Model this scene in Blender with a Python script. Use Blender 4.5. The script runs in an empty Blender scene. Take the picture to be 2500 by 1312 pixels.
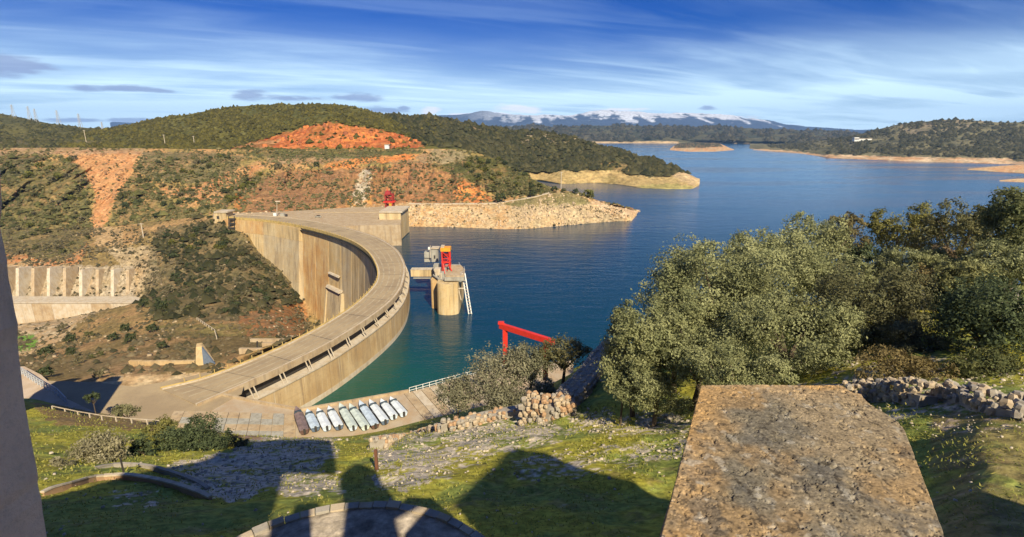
import bpy, math, random
import numpy as np
from mathutils import Vector, Matrix
R = math.radians
random.seed(7)
rng = np.random.default_rng(11)

# ------------------------------------------------------------------ camera, sky, sun
scene = bpy.context.scene
COL = scene.collection
H = 70.0                      # camera height above the reservoir
FPX, VH = 1260.0, 322.0       # focal length in photo pixels, horizon row
PITCH = math.atan((656 - VH) / FPX)
cam_d = bpy.data.cameras.new('camera'); cam = bpy.data.objects.new('camera', cam_d); COL.objects.link(cam)
cam_d.sensor_width = 36; cam_d.lens = 36 * FPX / 2500; cam_d.clip_start = 0.1; cam_d.clip_end = 60000
cam.location = (0, 0, H); cam.rotation_euler = (math.pi / 2 - PITCH, 0, 0)
scene.camera = cam

SUN_AZ, SUN_EL = 22.0, 39.0   # degrees to the right of straight behind the camera; above the horizon
SD = Vector((math.sin(R(SUN_AZ)) * math.cos(R(SUN_EL)), -math.cos(R(SUN_AZ)) * math.cos(R(SUN_EL)), math.sin(R(SUN_EL))))
sl = bpy.data.lights.new('sun', 'SUN'); sl.energy = 4.9; sl.angle = R(0.53); sl.color = (1.0, 0.87, 0.64)
so = bpy.data.objects.new('sun', sl); COL.objects.link(so); so.rotation_euler = SD.to_track_quat('Z', 'Y').to_euler()

w = bpy.data.worlds.new("World"); scene.world = w; w.use_nodes = True
nt = w.node_tree; N = nt.nodes; L = nt.links; N.clear()
def wn(t, **k):
    n = N.new(t)
    for a, b in k.items(): setattr(n, a, b)
    return n
def wm(op, a, b=None, c=None, clamp=False):
    n = N.new('ShaderNodeMath'); n.operation = op; n.use_clamp = clamp
    for i, x in enumerate((a, b, c)):
        if x is None: continue
        if isinstance(x, (int, float)): n.inputs[i].default_value = x
        else: L.new(x, n.inputs[i])
    return n.outputs[0]
def wmix(f, a, b):
    n = N.new('ShaderNodeMix'); n.data_type = 'RGBA'
    for s, x in ((n.inputs[0], f), (n.inputs[6], a), (n.inputs[7], b)):
        if isinstance(x, (int, float)): s.default_value = x
        elif isinstance(x, tuple): s.default_value = (*x, 1)
        else: L.new(x, s)
    return n.outputs[2]
sky = wn('ShaderNodeTexSky', sky_type='NISHITA', sun_disc=False)
sky.sun_elevation = R(SUN_EL); sky.sun_rotation = R(180 - SUN_AZ); sky.air_density = 1.0; sky.dust_density = 0.3; sky.ozone_density = 3.0
tc = wn('ShaderNodeTexCoord'); sep = wn('ShaderNodeSeparateXYZ'); L.new(tc.outputs['Generated'], sep.inputs[0])
dz = wm('MAXIMUM', sep.outputs[2], 0.0)
px = wm('DIVIDE', sep.outputs[0], wm('ADD', dz, 0.07)); py = wm('DIVIDE', sep.outputs[1], wm('ADD', dz, 0.07))
hs = wn('ShaderNodeHueSaturation'); hs.inputs['Saturation'].default_value = 1.25; hs.inputs['Value'].default_value = 1.0; L.new(sky.outputs[0], hs.inputs['Color'])
tint = wmix(1.0, hs.outputs[0], (0.030, 0.20, 0.56)); N[-1].blend_type = 'MULTIPLY'
def cloudnoise(rot, sx, sy, scale, detail, rough, dist, off):
    cmb = wn('ShaderNodeCombineXYZ'); L.new(px, cmb.inputs[0]); L.new(py, cmb.inputs[1])
    mp = wn('ShaderNodeMapping'); mp.inputs['Rotation'].default_value = (0, 0, R(rot)); mp.inputs['Location'].default_value = off
    L.new(cmb.outputs[0], mp.inputs[0])
    m2 = wn('ShaderNodeMapping'); m2.inputs['Scale'].default_value = (sx, sy, 1); L.new(mp.outputs[0], m2.inputs[0])
    nz = wn('ShaderNodeTexNoise'); nz.inputs['Scale'].default_value = scale; nz.inputs['Detail'].default_value = detail
    nz.inputs['Roughness'].default_value = rough; nz.inputs['Distortion'].default_value = dist; L.new(m2.outputs[0], nz.inputs[0])
    return nz.outputs[0]
def ramp(x, lo, hi, a=0.0, b=1.0):
    n = wn('ShaderNodeMapRange', interpolation_type='SMOOTHSTEP'); L.new(x, n.inputs[0])
    for i, q in enumerate((lo, hi, a, b)): n.inputs[i + 1].default_value = q
    return n.outputs[0]
streak = cloudnoise(-24, 0.30, 1.25, 1.25, 6, 0.52, 0.7, (1.3, 4.1, 0))
veil = cloudnoise(-20, 0.8, 1.3, 0.45, 4, 0.55, 0.3, (4.2, 1.0, 0))
fine = cloudnoise(-30, 0.40, 2.6, 2.2, 6, 0.6, 0.6, (7.0, 2.0, 0))
band = ramp(dz, 0.01, 0.185, 1.0, 0.0)                      # cirrus thickens towards the horizon
c1 = wm('MULTIPLY', ramp(streak, 0.42, 0.72), 0.42)
c2 = wm('MULTIPLY', ramp(veil, 0.42, 0.66), 0.16)
c3 = wm('MULTIPLY', ramp(fine, 0.48, 0.78), 0.12)
cl = wm('MULTIPLY', wm('ADD', wm('ADD', c1, c2), c3), ramp(dz, 0.05, 0.19, 0.85, 0.26))
lowc = wm('MULTIPLY', band, ramp(veil, 0.25, 0.60, 0.62, 1.0))
cl = wm('ADD', cl, wm('MULTIPLY', lowc, 1.0), clamp=True)
skyc = wmix(cl, tint, (6.4, 8.6, 10.0))
# small low grey stratus and far cumulus, placed by direction (azimuth, elevation)
az = wm('ARCTAN2', sep.outputs[0], sep.outputs[1]); el = wm('ARCSINE', sep.outputs[2])
wob = wn('ShaderNodeTexNoise'); wob.inputs['Scale'].default_value = 20; wob.inputs['Detail'].default_value = 7
wmp = wn('ShaderNodeMapping'); wmp.inputs['Scale'].default_value = (1, 1, 5); L.new(tc.outputs['Generated'], wmp.inputs[0]); L.new(wmp.outputs[0], wob.inputs[0])
def blob(a0, e0, ra, re, lo=0.5, hi=1.45):
    da = wm('DIVIDE', wm('SUBTRACT', az, a0), ra); de = wm('DIVIDE', wm('SUBTRACT', el, e0), re)
    d = wm('SQRT', wm('ADD', wm('MULTIPLY', da, da), wm('MULTIPLY', de, de)))
    d = wm('ADD', d, wm('MULTIPLY', wm('SUBTRACT', wob.outputs[0], 0.5), 3.4))
    return ramp(d, lo, hi, 1.0, 0.0)
def angs(u, v):
    a = (u - 1250) / FPX; b = (656 - v) / FPX
    y = math.cos(PITCH) + b * math.sin(PITCH); z = -math.sin(PITCH) + b * math.cos(PITCH)
    return math.atan2(a, y), math.atan2(z, math.hypot(a, y))
g = None
for (u, v, ru, rv) in ((600, 235, 62, 9), (700, 240, 95, 6), (870, 238, 62, 7), (30, 160, 75, 13), (300, 217, 80, 5), (185, 293, 55, 4), (330, 294, 60, 4), (985, 264, 18, 5), (1728, 262, 26, 5), (930, 270, 60, 7)):
    a, e = angs(u, v); b = blob(a, e, ru / FPX * 0.72, rv / FPX)
    g = b if g is None else wm('MAXIMUM', g, b)
skyc = wmix(wm('MULTIPLY', g, 0.72), skyc, (2.2, 2.7, 4.6))
g = None
for (u, v, ru, rv) in ((1050, 272, 22, 7), (1130, 281, 40, 4), (1270, 266, 55, 8), (1200, 280, 40, 4), (1360, 286, 45, 4), (1660, 282, 40, 4), (1800, 285, 50, 4), (1500, 268, 60, 3)):
    a, e = angs(u, v); b = blob(a, e, ru / FPX * 0.9, rv / FPX)
    g = b if g is None else wm('MAXIMUM', g, b)
skyc = wmix(wm('MULTIPLY', g, 0.8), skyc, (9.5, 9.3, 9.8))
bg = wn('ShaderNodeBackground'); bg.inputs['Strength'].default_value = 0.082; L.new(skyc, bg.inputs[0])
out = wn('ShaderNodeOutputWorld'); L.new(bg.outputs[0], out.inputs[0])
vs = scene.view_settings; vs.view_transform = 'Standard'; vs.look = 'None'; vs.exposure = 0.76; vs.gamma = 1.0; vs.use_curve_mapping = False
scene.cycles.max_bounces = 6; scene.cycles.diffuse_bounces = 2; scene.cycles.volume_bounces = 0
scene.cycles.use_adaptive_sampling = True

# ------------------------------------------------------------------ helpers
cP, sP = math.cos(PITCH), math.sin(PITCH)
def ray(u, v):
    a = (u - 1250) / FPX; b = (656 - v) / FPX
    return a, cP + b * sP, -sP + b * cP
def PZ(u, v, z):              # point of the plane at height z seen at photo pixel (u, v)
    x, y, d = ray(u, v); t = (z - H) / d; return np.array((x * t, y * t, z))
def PD(u, v, d):              # point at forward distance d
    x, y, q = ray(u, v); t = d / y; return np.array((x * t, d, H + q * t))
def pix(x, y, z):
    z = z - H; f = np.maximum(y * cP - z * sP, 1e-3); up = y * sP + z * cP
    return 1250 + FPX * x / f, 656 - FPX * up / f

def hash2(ix, iy, seed):
    h = (ix.astype(np.int64) * 374761393 + iy.astype(np.int64) * 668265263 + seed * 2147483647) & 0xffffffff
    h = ((h ^ (h >> 13)) * 1274126177) & 0xffffffff
    return ((h ^ (h >> 16)) & 0xffff) / 65535.0
def vnoise(x, y, seed=0):
    ix, iy = np.floor(x), np.floor(y); fx, fy = x - ix, y - iy
    fx = fx * fx * (3 - 2 * fx); fy = fy * fy * (3 - 2 * fy)
    a, b = hash2(ix, iy, seed), hash2(ix + 1, iy, seed); c, d = hash2(ix, iy + 1, seed), hash2(ix + 1, iy + 1, seed)
    return (a + (b - a) * fx) * (1 - fy) + (c + (d - c) * fx) * fy
def fbm(x, y, seed=0, o=4, r=0.5):
    s = 0; a = 1; t = 0
    for i in range(o):
        s = s + a * vnoise(x * 2 ** i + 17.3 * i, y * 2 ** i - 9.1 * i, seed + i); t += a; a *= r
    return s / t               # 0..1
def sstep(x, a, b):
    t = np.clip((x - a) / (b - a), 0, 1); return t * t * (3 - 2 * t)

def mesh_np(name, V, Fq, mats, colors=None, smooth=False, tri=False):
    me = bpy.data.meshes.new(name)
    V = np.asarray(V, np.float32).reshape(-1, 3); Fq = np.asarray(Fq, np.int32); k = Fq.shape[1]
    me.vertices.add(len(V)); me.vertices.foreach_set('co', V.ravel())
    me.loops.add(Fq.size); me.loops.foreach_set('vertex_index', Fq.ravel())
    me.polygons.add(len(Fq)); me.polygons.foreach_set('loop_start', np.arange(0, Fq.size, k, dtype=np.int32))
    if smooth: me.polygons.foreach_set('use_smooth', np.ones(len(Fq), bool))
    me.update(calc_edges=True)
    if colors is not None:
        ca = me.color_attributes.new('Col', 'FLOAT_COLOR', 'POINT')
        c4 = np.ones((len(V), 4), np.float32); c4[:, :3] = colors; ca.data.foreach_set('color', c4.ravel())
    for m in (mats if isinstance(mats, (list, tuple)) else [mats]): me.materials.append(m)
    return me
def link(name, me, parent=None, loc=(0, 0, 0), **props):
    o = bpy.data.objects.new(name, me); COL.objects.link(o); o.location = loc
    if parent is not None: o.parent = parent
    for k, v in props.items(): o[k] = v
    return o
def thing(name, label, cat, loc=(0, 0, 0), rz=0.0, group=None):
    o = bpy.data.objects.new(name, None); COL.objects.link(o); o.location = loc; o.rotation_euler = (0, 0, rz); o.empty_display_size = 0.5
    o['label'] = label; o['category'] = cat
    if group: o['group'] = group
    return o
def tag(o, label, cat, group=None):
    o['label'] = label; o['category'] = cat
    if group: o['group'] = group
    return o
def copy_tree(o, parent=None):
    c = o.copy(); COL.objects.link(c); c.parent = parent
    for ch in list(o.children): copy_tree(ch, c)
    return c

class MB:                      # collects simple solids, gives ONE mesh
    def __init__(s): s.v = []; s.f = []
    def add(s, v, f):
        n = len(s.v); s.v += [tuple(map(float, q)) for q in v]; s.f += [tuple(i + n for i in q) for q in f]; return s
    def box(s, c, size, rz=0.0, top=1.0):
        x, y, z = [q / 2 for q in size]; cr, sr = math.cos(rz), math.sin(rz)
        vv = []
        for k, zz in ((1, -z), (top, z)):
            for a, b in ((-x * k, -y * k), (x * k, -y * k), (x * k, y * k), (-x * k, y * k)):
                vv.append((c[0] + a * cr - b * sr, c[1] + a * sr + b * cr, c[2] + zz))
        return s.add(vv, [(3, 2, 1, 0), (4, 5, 6, 7), (0, 1, 5, 4), (1, 2, 6, 5), (2, 3, 7, 6), (3, 0, 4, 7)])
    def bar(s, a, b, r, n=4, r2=None, cap=True):
        a = Vector(a); b = Vector(b); d = (b - a).normalized(); r2 = r if r2 is None else r2
        u = d.cross(Vector((0, 0, 1)) if abs(d.z) < 0.95 else Vector((1, 0, 0))).normalized(); w_ = d.cross(u)
        vv = []
        for p_, rr in ((a, r), (b, r2)):
            for i in range(n):
                t = 2 * math.pi * (i + 0.5) / n; vv.append(p_ + u * math.cos(t) * rr + w_ * math.sin(t) * rr)
        ff = [(i, (i + 1) % n, n + (i + 1) % n, n + i) for i in range(n)]
        if cap: ff += [tuple(range(n - 1, -1, -1)), tuple(range(n, 2 * n))]
        return s.add(vv, ff)
    def prism(s, poly, z0, z1, poly2=None):
        n = len(poly); p2 = poly2 or poly
        return s.add([(*q[:2], z0) for q in poly] + [(*q[:2], z1) for q in p2],
                     [(i, (i + 1) % n, n + (i + 1) % n, n + i) for i in range(n)] + [tuple(range(n - 1, -1, -1)), tuple(range(n, 2 * n))])
    def mesh(s, name, mat, off=(0, 0, 0), smooth=False):
        me = bpy.data.meshes.new(name); o = np.array(off)
        me.from_pydata([tuple(np.array(q) - o) for q in s.v], [], s.f); me.update()
        if smooth: me.polygons.foreach_set('use_smooth', np.ones(len(me.polygons), bool))
        me.materials.append(mat); return me
    def build(s, name, mat, parent=None, off=None, smooth=False, **props):
        if off is None: off = tuple(parent.location) if parent is not None else (0, 0, 0)
        return link(name, s.mesh(name, mat, off, smooth), parent, **props)

# ------------------------------------------------------------------ materials
class Mat:
    def __init__(s, name, rough=0.9, spec=0.25):
        s.m = bpy.data.materials.new(name); s.m.use_nodes = True; s.t = s.m.node_tree; s.N = s.t.nodes; s.L = s.t.links
        s.b = s.N['Principled BSDF']; s.b.inputs['Roughness'].default_value = rough
        s.b.inputs['Specular IOR Level'].default_value = spec
        s.co = s.N.new('ShaderNodeTexCoord').outputs['Object']
    def noise(s, scale, detail=4, rough=0.55, stretch=(1, 1, 1), dist=0.0, off=(0, 0, 0)):
        mp = s.N.new('ShaderNodeMapping'); mp.inputs['Scale'].default_value = stretch; mp.inputs['Location'].default_value = off; s.L.new(s.co, mp.inputs[0])
        n = s.N.new('ShaderNodeTexNoise'); n.inputs['Scale'].default_value = scale; n.inputs['Detail'].default_value = detail
        n.inputs['Roughness'].default_value = rough; n.inputs['Distortion'].default_value = dist; s.L.new(mp.outputs[0], n.inputs[0]); return n.outputs[0]
    def voro(s, scale, feature='F1', stretch=(1, 1, 1)):
        mp = s.N.new('ShaderNodeMapping'); mp.inputs['Scale'].default_value = stretch; s.L.new(s.co, mp.inputs[0])
        n = s.N.new('ShaderNodeTexVoronoi'); n.feature = feature; n.inputs['Scale'].default_value = scale; s.L.new(mp.outputs[0], n.inputs[0]); return n.outputs[0]
    def ramp(s, x, lo, hi, a=0.0, b=1.0):
        n = s.N.new('ShaderNodeMapRange'); n.interpolation_type = 'SMOOTHSTEP'; s.L.new(x, n.inputs[0])
        for i, q in enumerate((lo, hi, a, b)): n.inputs[i + 1].default_value = q
        return n.outputs[0]
    def mix(s, f, a, b, mode='MIX'):
        n = s.N.new('ShaderNodeMix'); n.data_type = 'RGBA'; n.blend_type = mode
        for q, x in ((n.inputs[0], f), (n.inputs[6], a), (n.inputs[7], b)):
            if isinstance(x, (int, float)): q.default_value = x
            elif isinstance(x, tuple): q.default_value = (*x, 1)
            else: s.L.new(x, q)
        return n.outputs[2]
    def math(s, op, a, b):
        n = s.N.new('ShaderNodeMath'); n.operation = op
        for i, x in enumerate((a, b)):
            if isinstance(x, (int, float)): n.inputs[i].default_value = x
            else: s.L.new(x, n.inputs[i])
        return n.outputs[0]
    def attr(s, name='Col'):
        n = s.N.new('ShaderNodeAttribute'); n.attribute_name = name; return n.outputs['Color']
    def col(s, c):
        if isinstance(c, tuple): s.b.inputs['Base Color'].default_value = (*c, 1)
        else: s.L.new(c, s.b.inputs['Base Color'])
        return s
    def bump(s, h, dist, strength=0.6):
        n = s.N.new('ShaderNodeBump'); n.inputs['Distance'].default_value = dist; n.inputs['Strength'].default_value = strength
        s.L.new(h, n.inputs['Height']); s.L.new(n.outputs[0], s.b.inputs['Normal']); return s
def m_ground(name, s1, s2, bd):
    m = Mat(name, 0.95, 0.1); f = m.mix(m.ramp(m.noise(s1, 6, 0.7), 0.3, 0.7), (0.62, 0.62, 0.62), (1.32, 1.32, 1.32))
    m.col(m.mix(1.0, m.attr(), f, 'MULTIPLY')); m.bump(m.noise(s2, 6, 0.7), bd, 0.8); return m.m
def m_conc(name, base, stain, dark, sc=0.3, streak=True, rough=0.9, bump=0.02, lines=False):
    m = Mat(name, rough, 0.2)
    c = m.mix(m.ramp(m.noise(sc, 5, 0.6), 0.35, 0.68), base, stain)
    if streak: c = m.mix(m.math('MULTIPLY', m.ramp(m.noise(sc * 2.5, 5, 0.65, (1, 1, 0.08)), 0.46, 0.72), 0.75), c, dark)
    c = m.mix(m.math('MULTIPLY', m.ramp(m.noise(sc * 12, 5, 0.7), 0.45, 0.8), 0.45), c, dark)
    if lines:
        c = m.mix(m.math('MULTIPLY', m.ramp(m.noise(0.55, 5, 0.7, (1, 1, 0.045)), 0.50, 0.66), 0.7), c, dark)
        c = m.mix(m.math('MULTIPLY', m.ramp(m.noise(0.9, 4, 0.7, (1, 1, 0.04), 0, (9, 3, 1)), 0.56, 0.70), 0.55), c, (0.62, 0.54, 0.38))
        c = m.mix(m.math('MULTIPLY', m.ramp(m.noise(0.5, 3, 0.6, (0.06, 0.06, 1.6)), 0.55, 0.66), 0.35), c, stain)
    m.col(c); m.bump(m.noise(sc * 25, 5, 0.7), bump, 0.6); return m.m
def m_plain(name, c, rough=0.6, spec=0.4, var=0.25, sc=2.0):
    m = Mat(name, rough, spec); d = tuple(q * (1 - var) for q in c)
    m.col(m.mix(m.ramp(m.noise(sc, 4, 0.65), 0.35, 0.7), c, d)); return m.m
M = {}
M['hill'] = m_ground('hill_ground', 0.16, 0.35, 0.8)
M['slope'] = m_ground('slope_ground', 0.5, 1.1, 0.35)
M['near'] = m_ground('grass_ground', 2.2, 5.0, 0.06)
M['far'] = m_ground('far_ground', 0.02, 0.03, 3.0)
m = Mat('loose_rock', 0.9, 0.15); m.col(m.attr()); M['rockm'] = m.m
m = Mat('foliage', 0.75, 0.2); m.col(m.attr()); M['leaf'] = m.m
_tr = m.N.new('ShaderNodeBsdfTranslucent'); m.L.new(m.attr(), _tr.inputs[0]); _mx = m.N.new('ShaderNodeMixShader'); _mx.inputs[0].default_value = 0.32
m.L.new(m.b.outputs[0], _mx.inputs[1]); m.L.new(_tr.outputs[0], _mx.inputs[2]); m.L.new(_mx.outputs[0], m.N['Material Output'].inputs[0])
M['dam'] = m_conc('dam_concrete', (0.56, 0.44, 0.25), (0.52, 0.36, 0.16), (0.24, 0.18, 0.10), 0.09, lines=True)
M['dam2'] = m_conc('dam_concrete_pale', (0.50, 0.41, 0.26), (0.46, 0.34, 0.18), (0.24, 0.19, 0.13), 0.09, lines=True)
M['updam'] = m_conc('upstream_concrete', (0.50, 0.37, 0.20), (0.40, 0.27, 0.13), (0.24, 0.17, 0.10), 0.10, lines=True)
M['rust'] = m_conc('rusty_concrete', (0.56, 0.41, 0.20), (0.50, 0.29, 0.11), (0.30, 0.16, 0.07), 0.12, lines=True)
M['road'] = m_conc('road_asphalt', (0.36, 0.28, 0.17), (0.28, 0.215, 0.135), (0.21, 0.165, 0.11), 0.12, streak=False, bump=0.01)
M['conc'] = m_conc('weathered_concrete', (0.44, 0.35, 0.23), (0.36, 0.26, 0.15), (0.22, 0.17, 0.12), 0.35)
M['pale'] = m_conc('pale_concrete', (0.52, 0.46, 0.36), (0.45, 0.36, 0.24), (0.30, 0.25, 0.19), 0.4)
M['grey'] = m_conc('grey_concrete', (0.36, 0.35, 0.30), (0.29, 0.27, 0.22), (0.18, 0.17, 0.15), 0.5)
M['kerb'] = m_plain('kerb_yellow', (0.52, 0.38, 0.14), 0.8, 0.2, 0.35, 0.6)
M['dark'] = m_plain('dark_metal_and_shade', (0.045, 0.04, 0.035), 0.6)
M['metal'] = m_plain('galvanised_metal', (0.42, 0.44, 0.46), 0.45, 0.5)
M['white'] = m_plain('white_paint', (0.72, 0.72, 0.68), 0.5)
M['red'] = m_plain('red_paint', (0.62, 0.035, 0.02), 0.45, 0.4, 0.2)
M['yellow'] = m_plain('yellow_paint', (0.75, 0.33, 0.03), 0.5)
M['bark'] = m_plain('bark', (0.11, 0.085, 0.06), 0.95, 0.1, 0.4, 6)

# ------------------------------------------------------------------ terrain lofts
def resolve(line):             # controls (u, v, distance) or (u, v, 'z', height) -> world (s = x / y, y, z)
    o = []
    for c in line:
        q = PZ(c[0], c[1], c[3]) if c[2] == 'z' else PD(*c)
        o.append((q[0] / q[1], q[1], q[2]))
    o.sort(); return np.array(o)
def loft(name, lines, s0, s1, nu, subs, paint, amp, mat, nscale=1 / 30., seed=1, kind='structure', smooth=True, ampl=None, crag=None, props=None, rowease=None, gully=None):
    S = np.linspace(s0, s1, nu); ys, zs = [], []
    for ln in lines:
        a = resolve(ln); ys.append(np.interp(S, a[:, 0], a[:, 1])); zs.append(np.interp(S, a[:, 0], a[:, 2]))
    k = np.ones(9) / 9
    def sm(q): return np.convolve(np.pad(q, 4, mode='edge'), k, 'valid')
    ys = [sm(q) for q in ys]; zs = [sm(q) for q in zs]
    Y, Zr, T = [], [], []
    for i in range(len(lines) - 1):
        n = subs[i]
        for j in range(n + (1 if i == len(lines) - 2 else 0)):
            t = j / n; te = t
            if rowease and rowease[i]: te = t ** rowease[i] if rowease[i] > 0 else 1 - (1 - t) ** (-rowease[i])
            Y.append(ys[i] * (1 - t) + ys[i + 1] * t); Zr.append(zs[i] * (1 - te) + zs[i + 1] * te); T.append(i + t)
    Y = np.array(Y); Z = np.array(Zr); T = np.repeat(np.array(T)[:, None], nu, 1); X = Y * S[None, :]
    A = np.interp(T[:, 0], range(len(lines)), ampl if ampl else [1] * len(lines))[:, None]
    n1 = fbm(X * nscale, Y * nscale, seed, 6, 0.55) - 0.5
    Z = Z + A * amp * 2 * n1
    if crag:
        ca, cs = crag; r_ = np.abs(fbm(X * cs, (Z + Y * 0.3) * cs * 0.6, seed + 9, 5, 0.6) - 0.5) * 2
        Y = Y - A * ca * (r_ - 0.3); X = Y * S[None, :]
    if gully:
        ga, gl = gully; rr_ = 1 - np.abs(2 * fbm(X / gl + 0.02 * Z, Y / (gl * 7), seed + 41, 3, 0.55) - 1); Y = Y + A * ga * (rr_ - 0.8); X = Y * S[None, :]; Z = Z - A * ga * 0.18 * (rr_ - 0.8)
    U, Vv = pix(X, Y, Z)
    C = paint(X, Y, Z, U, Vv, T)
    nr = X.shape[0]; idx = np.arange(nr * nu).reshape(nr, nu)
    Fq = np.stack([idx[:-1, :-1], idx[:-1, 1:], idx[1:, 1:], idx[1:, :-1]], -1).reshape(-1, 4)
    if np.mean(Y[0]) > np.mean(Y[-1]): Fq = Fq[:, ::-1]
    me = mesh_np(name, np.stack([X, Y, Z], -1), Fq, mat, C.reshape(-1, 3), smooth)
    o = link(name, me); 
    if kind: o['kind'] = kind
    return dict(o=o, X=X, Y=Y, Z=Z, U=U, V=Vv, T=T, C=C)

def near_pt(lf, u, v):
    k = np.argmin((lf['U'] - u) ** 2 + (lf['V'] - v) ** 2); return np.array((lf['X'].flat[k], lf['Y'].flat[k], lf['Z'].flat[k]))
def inpoly(U, V, poly):
    r = np.zeros(U.shape, bool); n = len(poly); j = n - 1
    for i in range(n):
        x1, y1 = poly[i]; x2, y2 = poly[j]
        if y1 != y2:
            r ^= ((y1 > V) != (y2 > V)) & (U < (x2 - x1) * (V - y1) / (y2 - y1) + x1)
        j = i
    return r
def painter(base, patches, mott, wob=16, seed=3, nsc=0.05, n2=0.3):
    # base soil colours mottled at several sizes, then patches of rock, sand, scrub with ragged outlines
    def f(X, Y, Z, U, V, T):
        a = fbm(X * nsc, (Y + Z) * nsc, seed, 5, 0.6)[..., None]; b = fbm(X * n2, (Y * 0.6 + Z) * n2, seed + 5, 4, 0.7)[..., None]
        C = np.array(base) * np.ones(X.shape + (1,)); m2 = np.array(mott)
        C = C + (m2 - C) * sstep(a, 0.38, 0.62)
        du = (fbm(U / 24., V / 14., seed + 7, 4, 0.65) - 0.5) * 2 * wob; dv = (fbm(U / 24. + 50, V / 14., seed + 8, 4, 0.65) - 0.5) * 2 * wob * 0.7
        du2 = (fbm(U / 9., V / 6., seed + 27, 3, 0.65) - 0.5) * 2.2 * wob; dv2 = (fbm(U / 9. + 50, V / 6., seed + 28, 3, 0.65) - 0.5) * 2.2 * wob
        b4 = fbm(X * n2 * 1.7, (Y * 0.6 + Z) * n2 * 1.7, seed + 35, 3, 0.7)[..., None]
        b5 = fbm(X * nsc * 2.2 + 9, (Y + Z) * nsc * 2.2, seed + 45, 4, 0.6)[..., None]
        for p in patches:
            poly, c, op = p[:3]; k = (inpoly(U + du, V + dv, poly) * 1.0 + inpoly(U + dv2 * 1.3, V + du2 * 0.8, poly) + inpoly(U + du * 0.4 + dv2, V + dv * 0.4 + du2 * 0.6, poly))
            k = (k / 3)[..., None] * op; k = sstep(k + (b4 - 0.5) * 0.9 * (k > 0.02) * (k < 0.97 * op + 0.001), 0.05, 0.95) * op * (0.62 + 0.38 * sstep(b5, 0.3, 0.55))
            c2 = np.array(p[3]) if len(p) > 3 else np.array(c) * 0.75
            cc = np.array(c) + (c2 - np.array(c)) * sstep(b, 0.35, 0.65)
            C = C * (1 - k) + cc * k
        b3 = fbm(X * n2 * 3, (Y * 0.6 + Z) * n2 * 3, seed + 15, 3, 0.7)[..., None]
        return C * (0.62 + 0.76 * b3) * (0.8 + 0.4 * b)
    return f

OLIVE = (0.115, 0.105, 0.035); OLIVE2 = (0.075, 0.075, 0.03); TAN = (0.33, 0.235, 0.13); BROWN = (0.21, 0.135, 0.075)
RUSTC = (0.44, 0.16, 0.055); RUST2 = (0.33, 0.09, 0.03); SAND = (0.50, 0.37, 0.21); SAND2 = (0.40, 0.27, 0.14); DKG = (0.05, 0.052, 0.026); GREY = (0.30, 0.25, 0.19)
MAUVE = (0.22, 0.155, 0.095)

def sof(u, v=360): a = ray(u, v); return a[0] / a[1]

# distant snowy range ---------------------------------------------------------
def p_mtn(X, Y, Z, U, V, T):
    n = fbm(X / 350, Y / 200, 5, 5, 0.65); rid = fbm(X / 160, Z / 260, 9, 4, 0.6)
    k = sstep(Z + (n - 0.5) * 300 + (rid - 0.5) * 520, 290, 360)[..., None] * sstep(X, -1500, 1000)[..., None]
    return np.array((0.05, 0.07, 0.11)) * (1 - k) + np.array((0.55, 0.59, 0.66)) * k  # blue of the distant air is put into the slope colour
crest = []
for u, v in ((300, 300), (700, 292), (950, 288), (1060, 284), (1100, 281), (1160, 277), (1180, 272), (1230, 280), (1290, 283), (1340, 281), (1400, 279), (1450, 274), (1490, 271), (1560, 272), (1600, 276), (1680, 276), (1760, 278), (1830, 288), (1900, 300), (1980, 312), (2100, 318), (2700, 320)):
    crest.append((u, v, 11500))
mt = loft('mountain_range', [crest, [(300, 320, 9500), (2700, 320, 9500)], [(300, 326, 8000), (2700, 326, 8000)]], -0.75, 1.15, 700, [30, 6], p_mtn, 90, M['far'], 1 / 600., 31, ampl=[0.55, 1, 0])

# far wooded plateau across the lake --------------------------------------------------
pf = painter((0.10, 0.095, 0.05), [([(1150, 345), (1150, 330), (1280, 318), (1420, 322), (1500, 335), (1500, 345)], (0.16, 0.12, 0.08), 0.5),
     ([(1400, 368), (1400, 346), (1655, 345), (1660, 352), (1660, 368)], SAND, 1.0), ([(1740, 368), (1740, 349), (1900, 350), (1960, 358), (2080, 372), (1740, 376)], SAND2, 1.0)], (0.055, 0.062, 0.038), 3, 3, 0.01, 0.05)
far = loft('far_hills', [
    [(600, 312, 4600), (1000, 308, 4600), (1200, 311, 4600), (1300, 308, 4500), (1500, 307, 4500), (1750, 309, 4300), (1900, 316, 4200), (2050, 322, 4100), (2150, 330, 4000), (2700, 330, 4000)],
    [(600, 325, 4000), (1300, 320, 3900), (1700, 322, 3800), (1900, 326, 3700), (2100, 334, 3600), (2700, 334, 3600)],
    [(600, 344, 3500), (1300, 342, 3500), (1655, 343, 3400), (1800, 344, 3200), (1900, 346, 3000), (2000, 352, 2600), (2100, 360, 2200), (2700, 362, 2200)],
    [(600, 350, 'z', 0), (1655, 350, 'z', 0), (1700, 350, 'z', 0), (1900, 353, 'z', 0), (1960, 358, 'z', 0), (2040, 368, 'z', 0), (2700, 372, 'z', 0)],
    [(600, 353, 'z', -15), (1700, 353, 'z', -15), (1960, 362, 'z', -15), (2700, 376, 'z', -15)]], -0.55, 1.12, 700, [20, 20, 10, 3], pf, 16, M['far'], 1 / 160., 12, ampl=[1, 1, 0.3, 0.02, 0])

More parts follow.
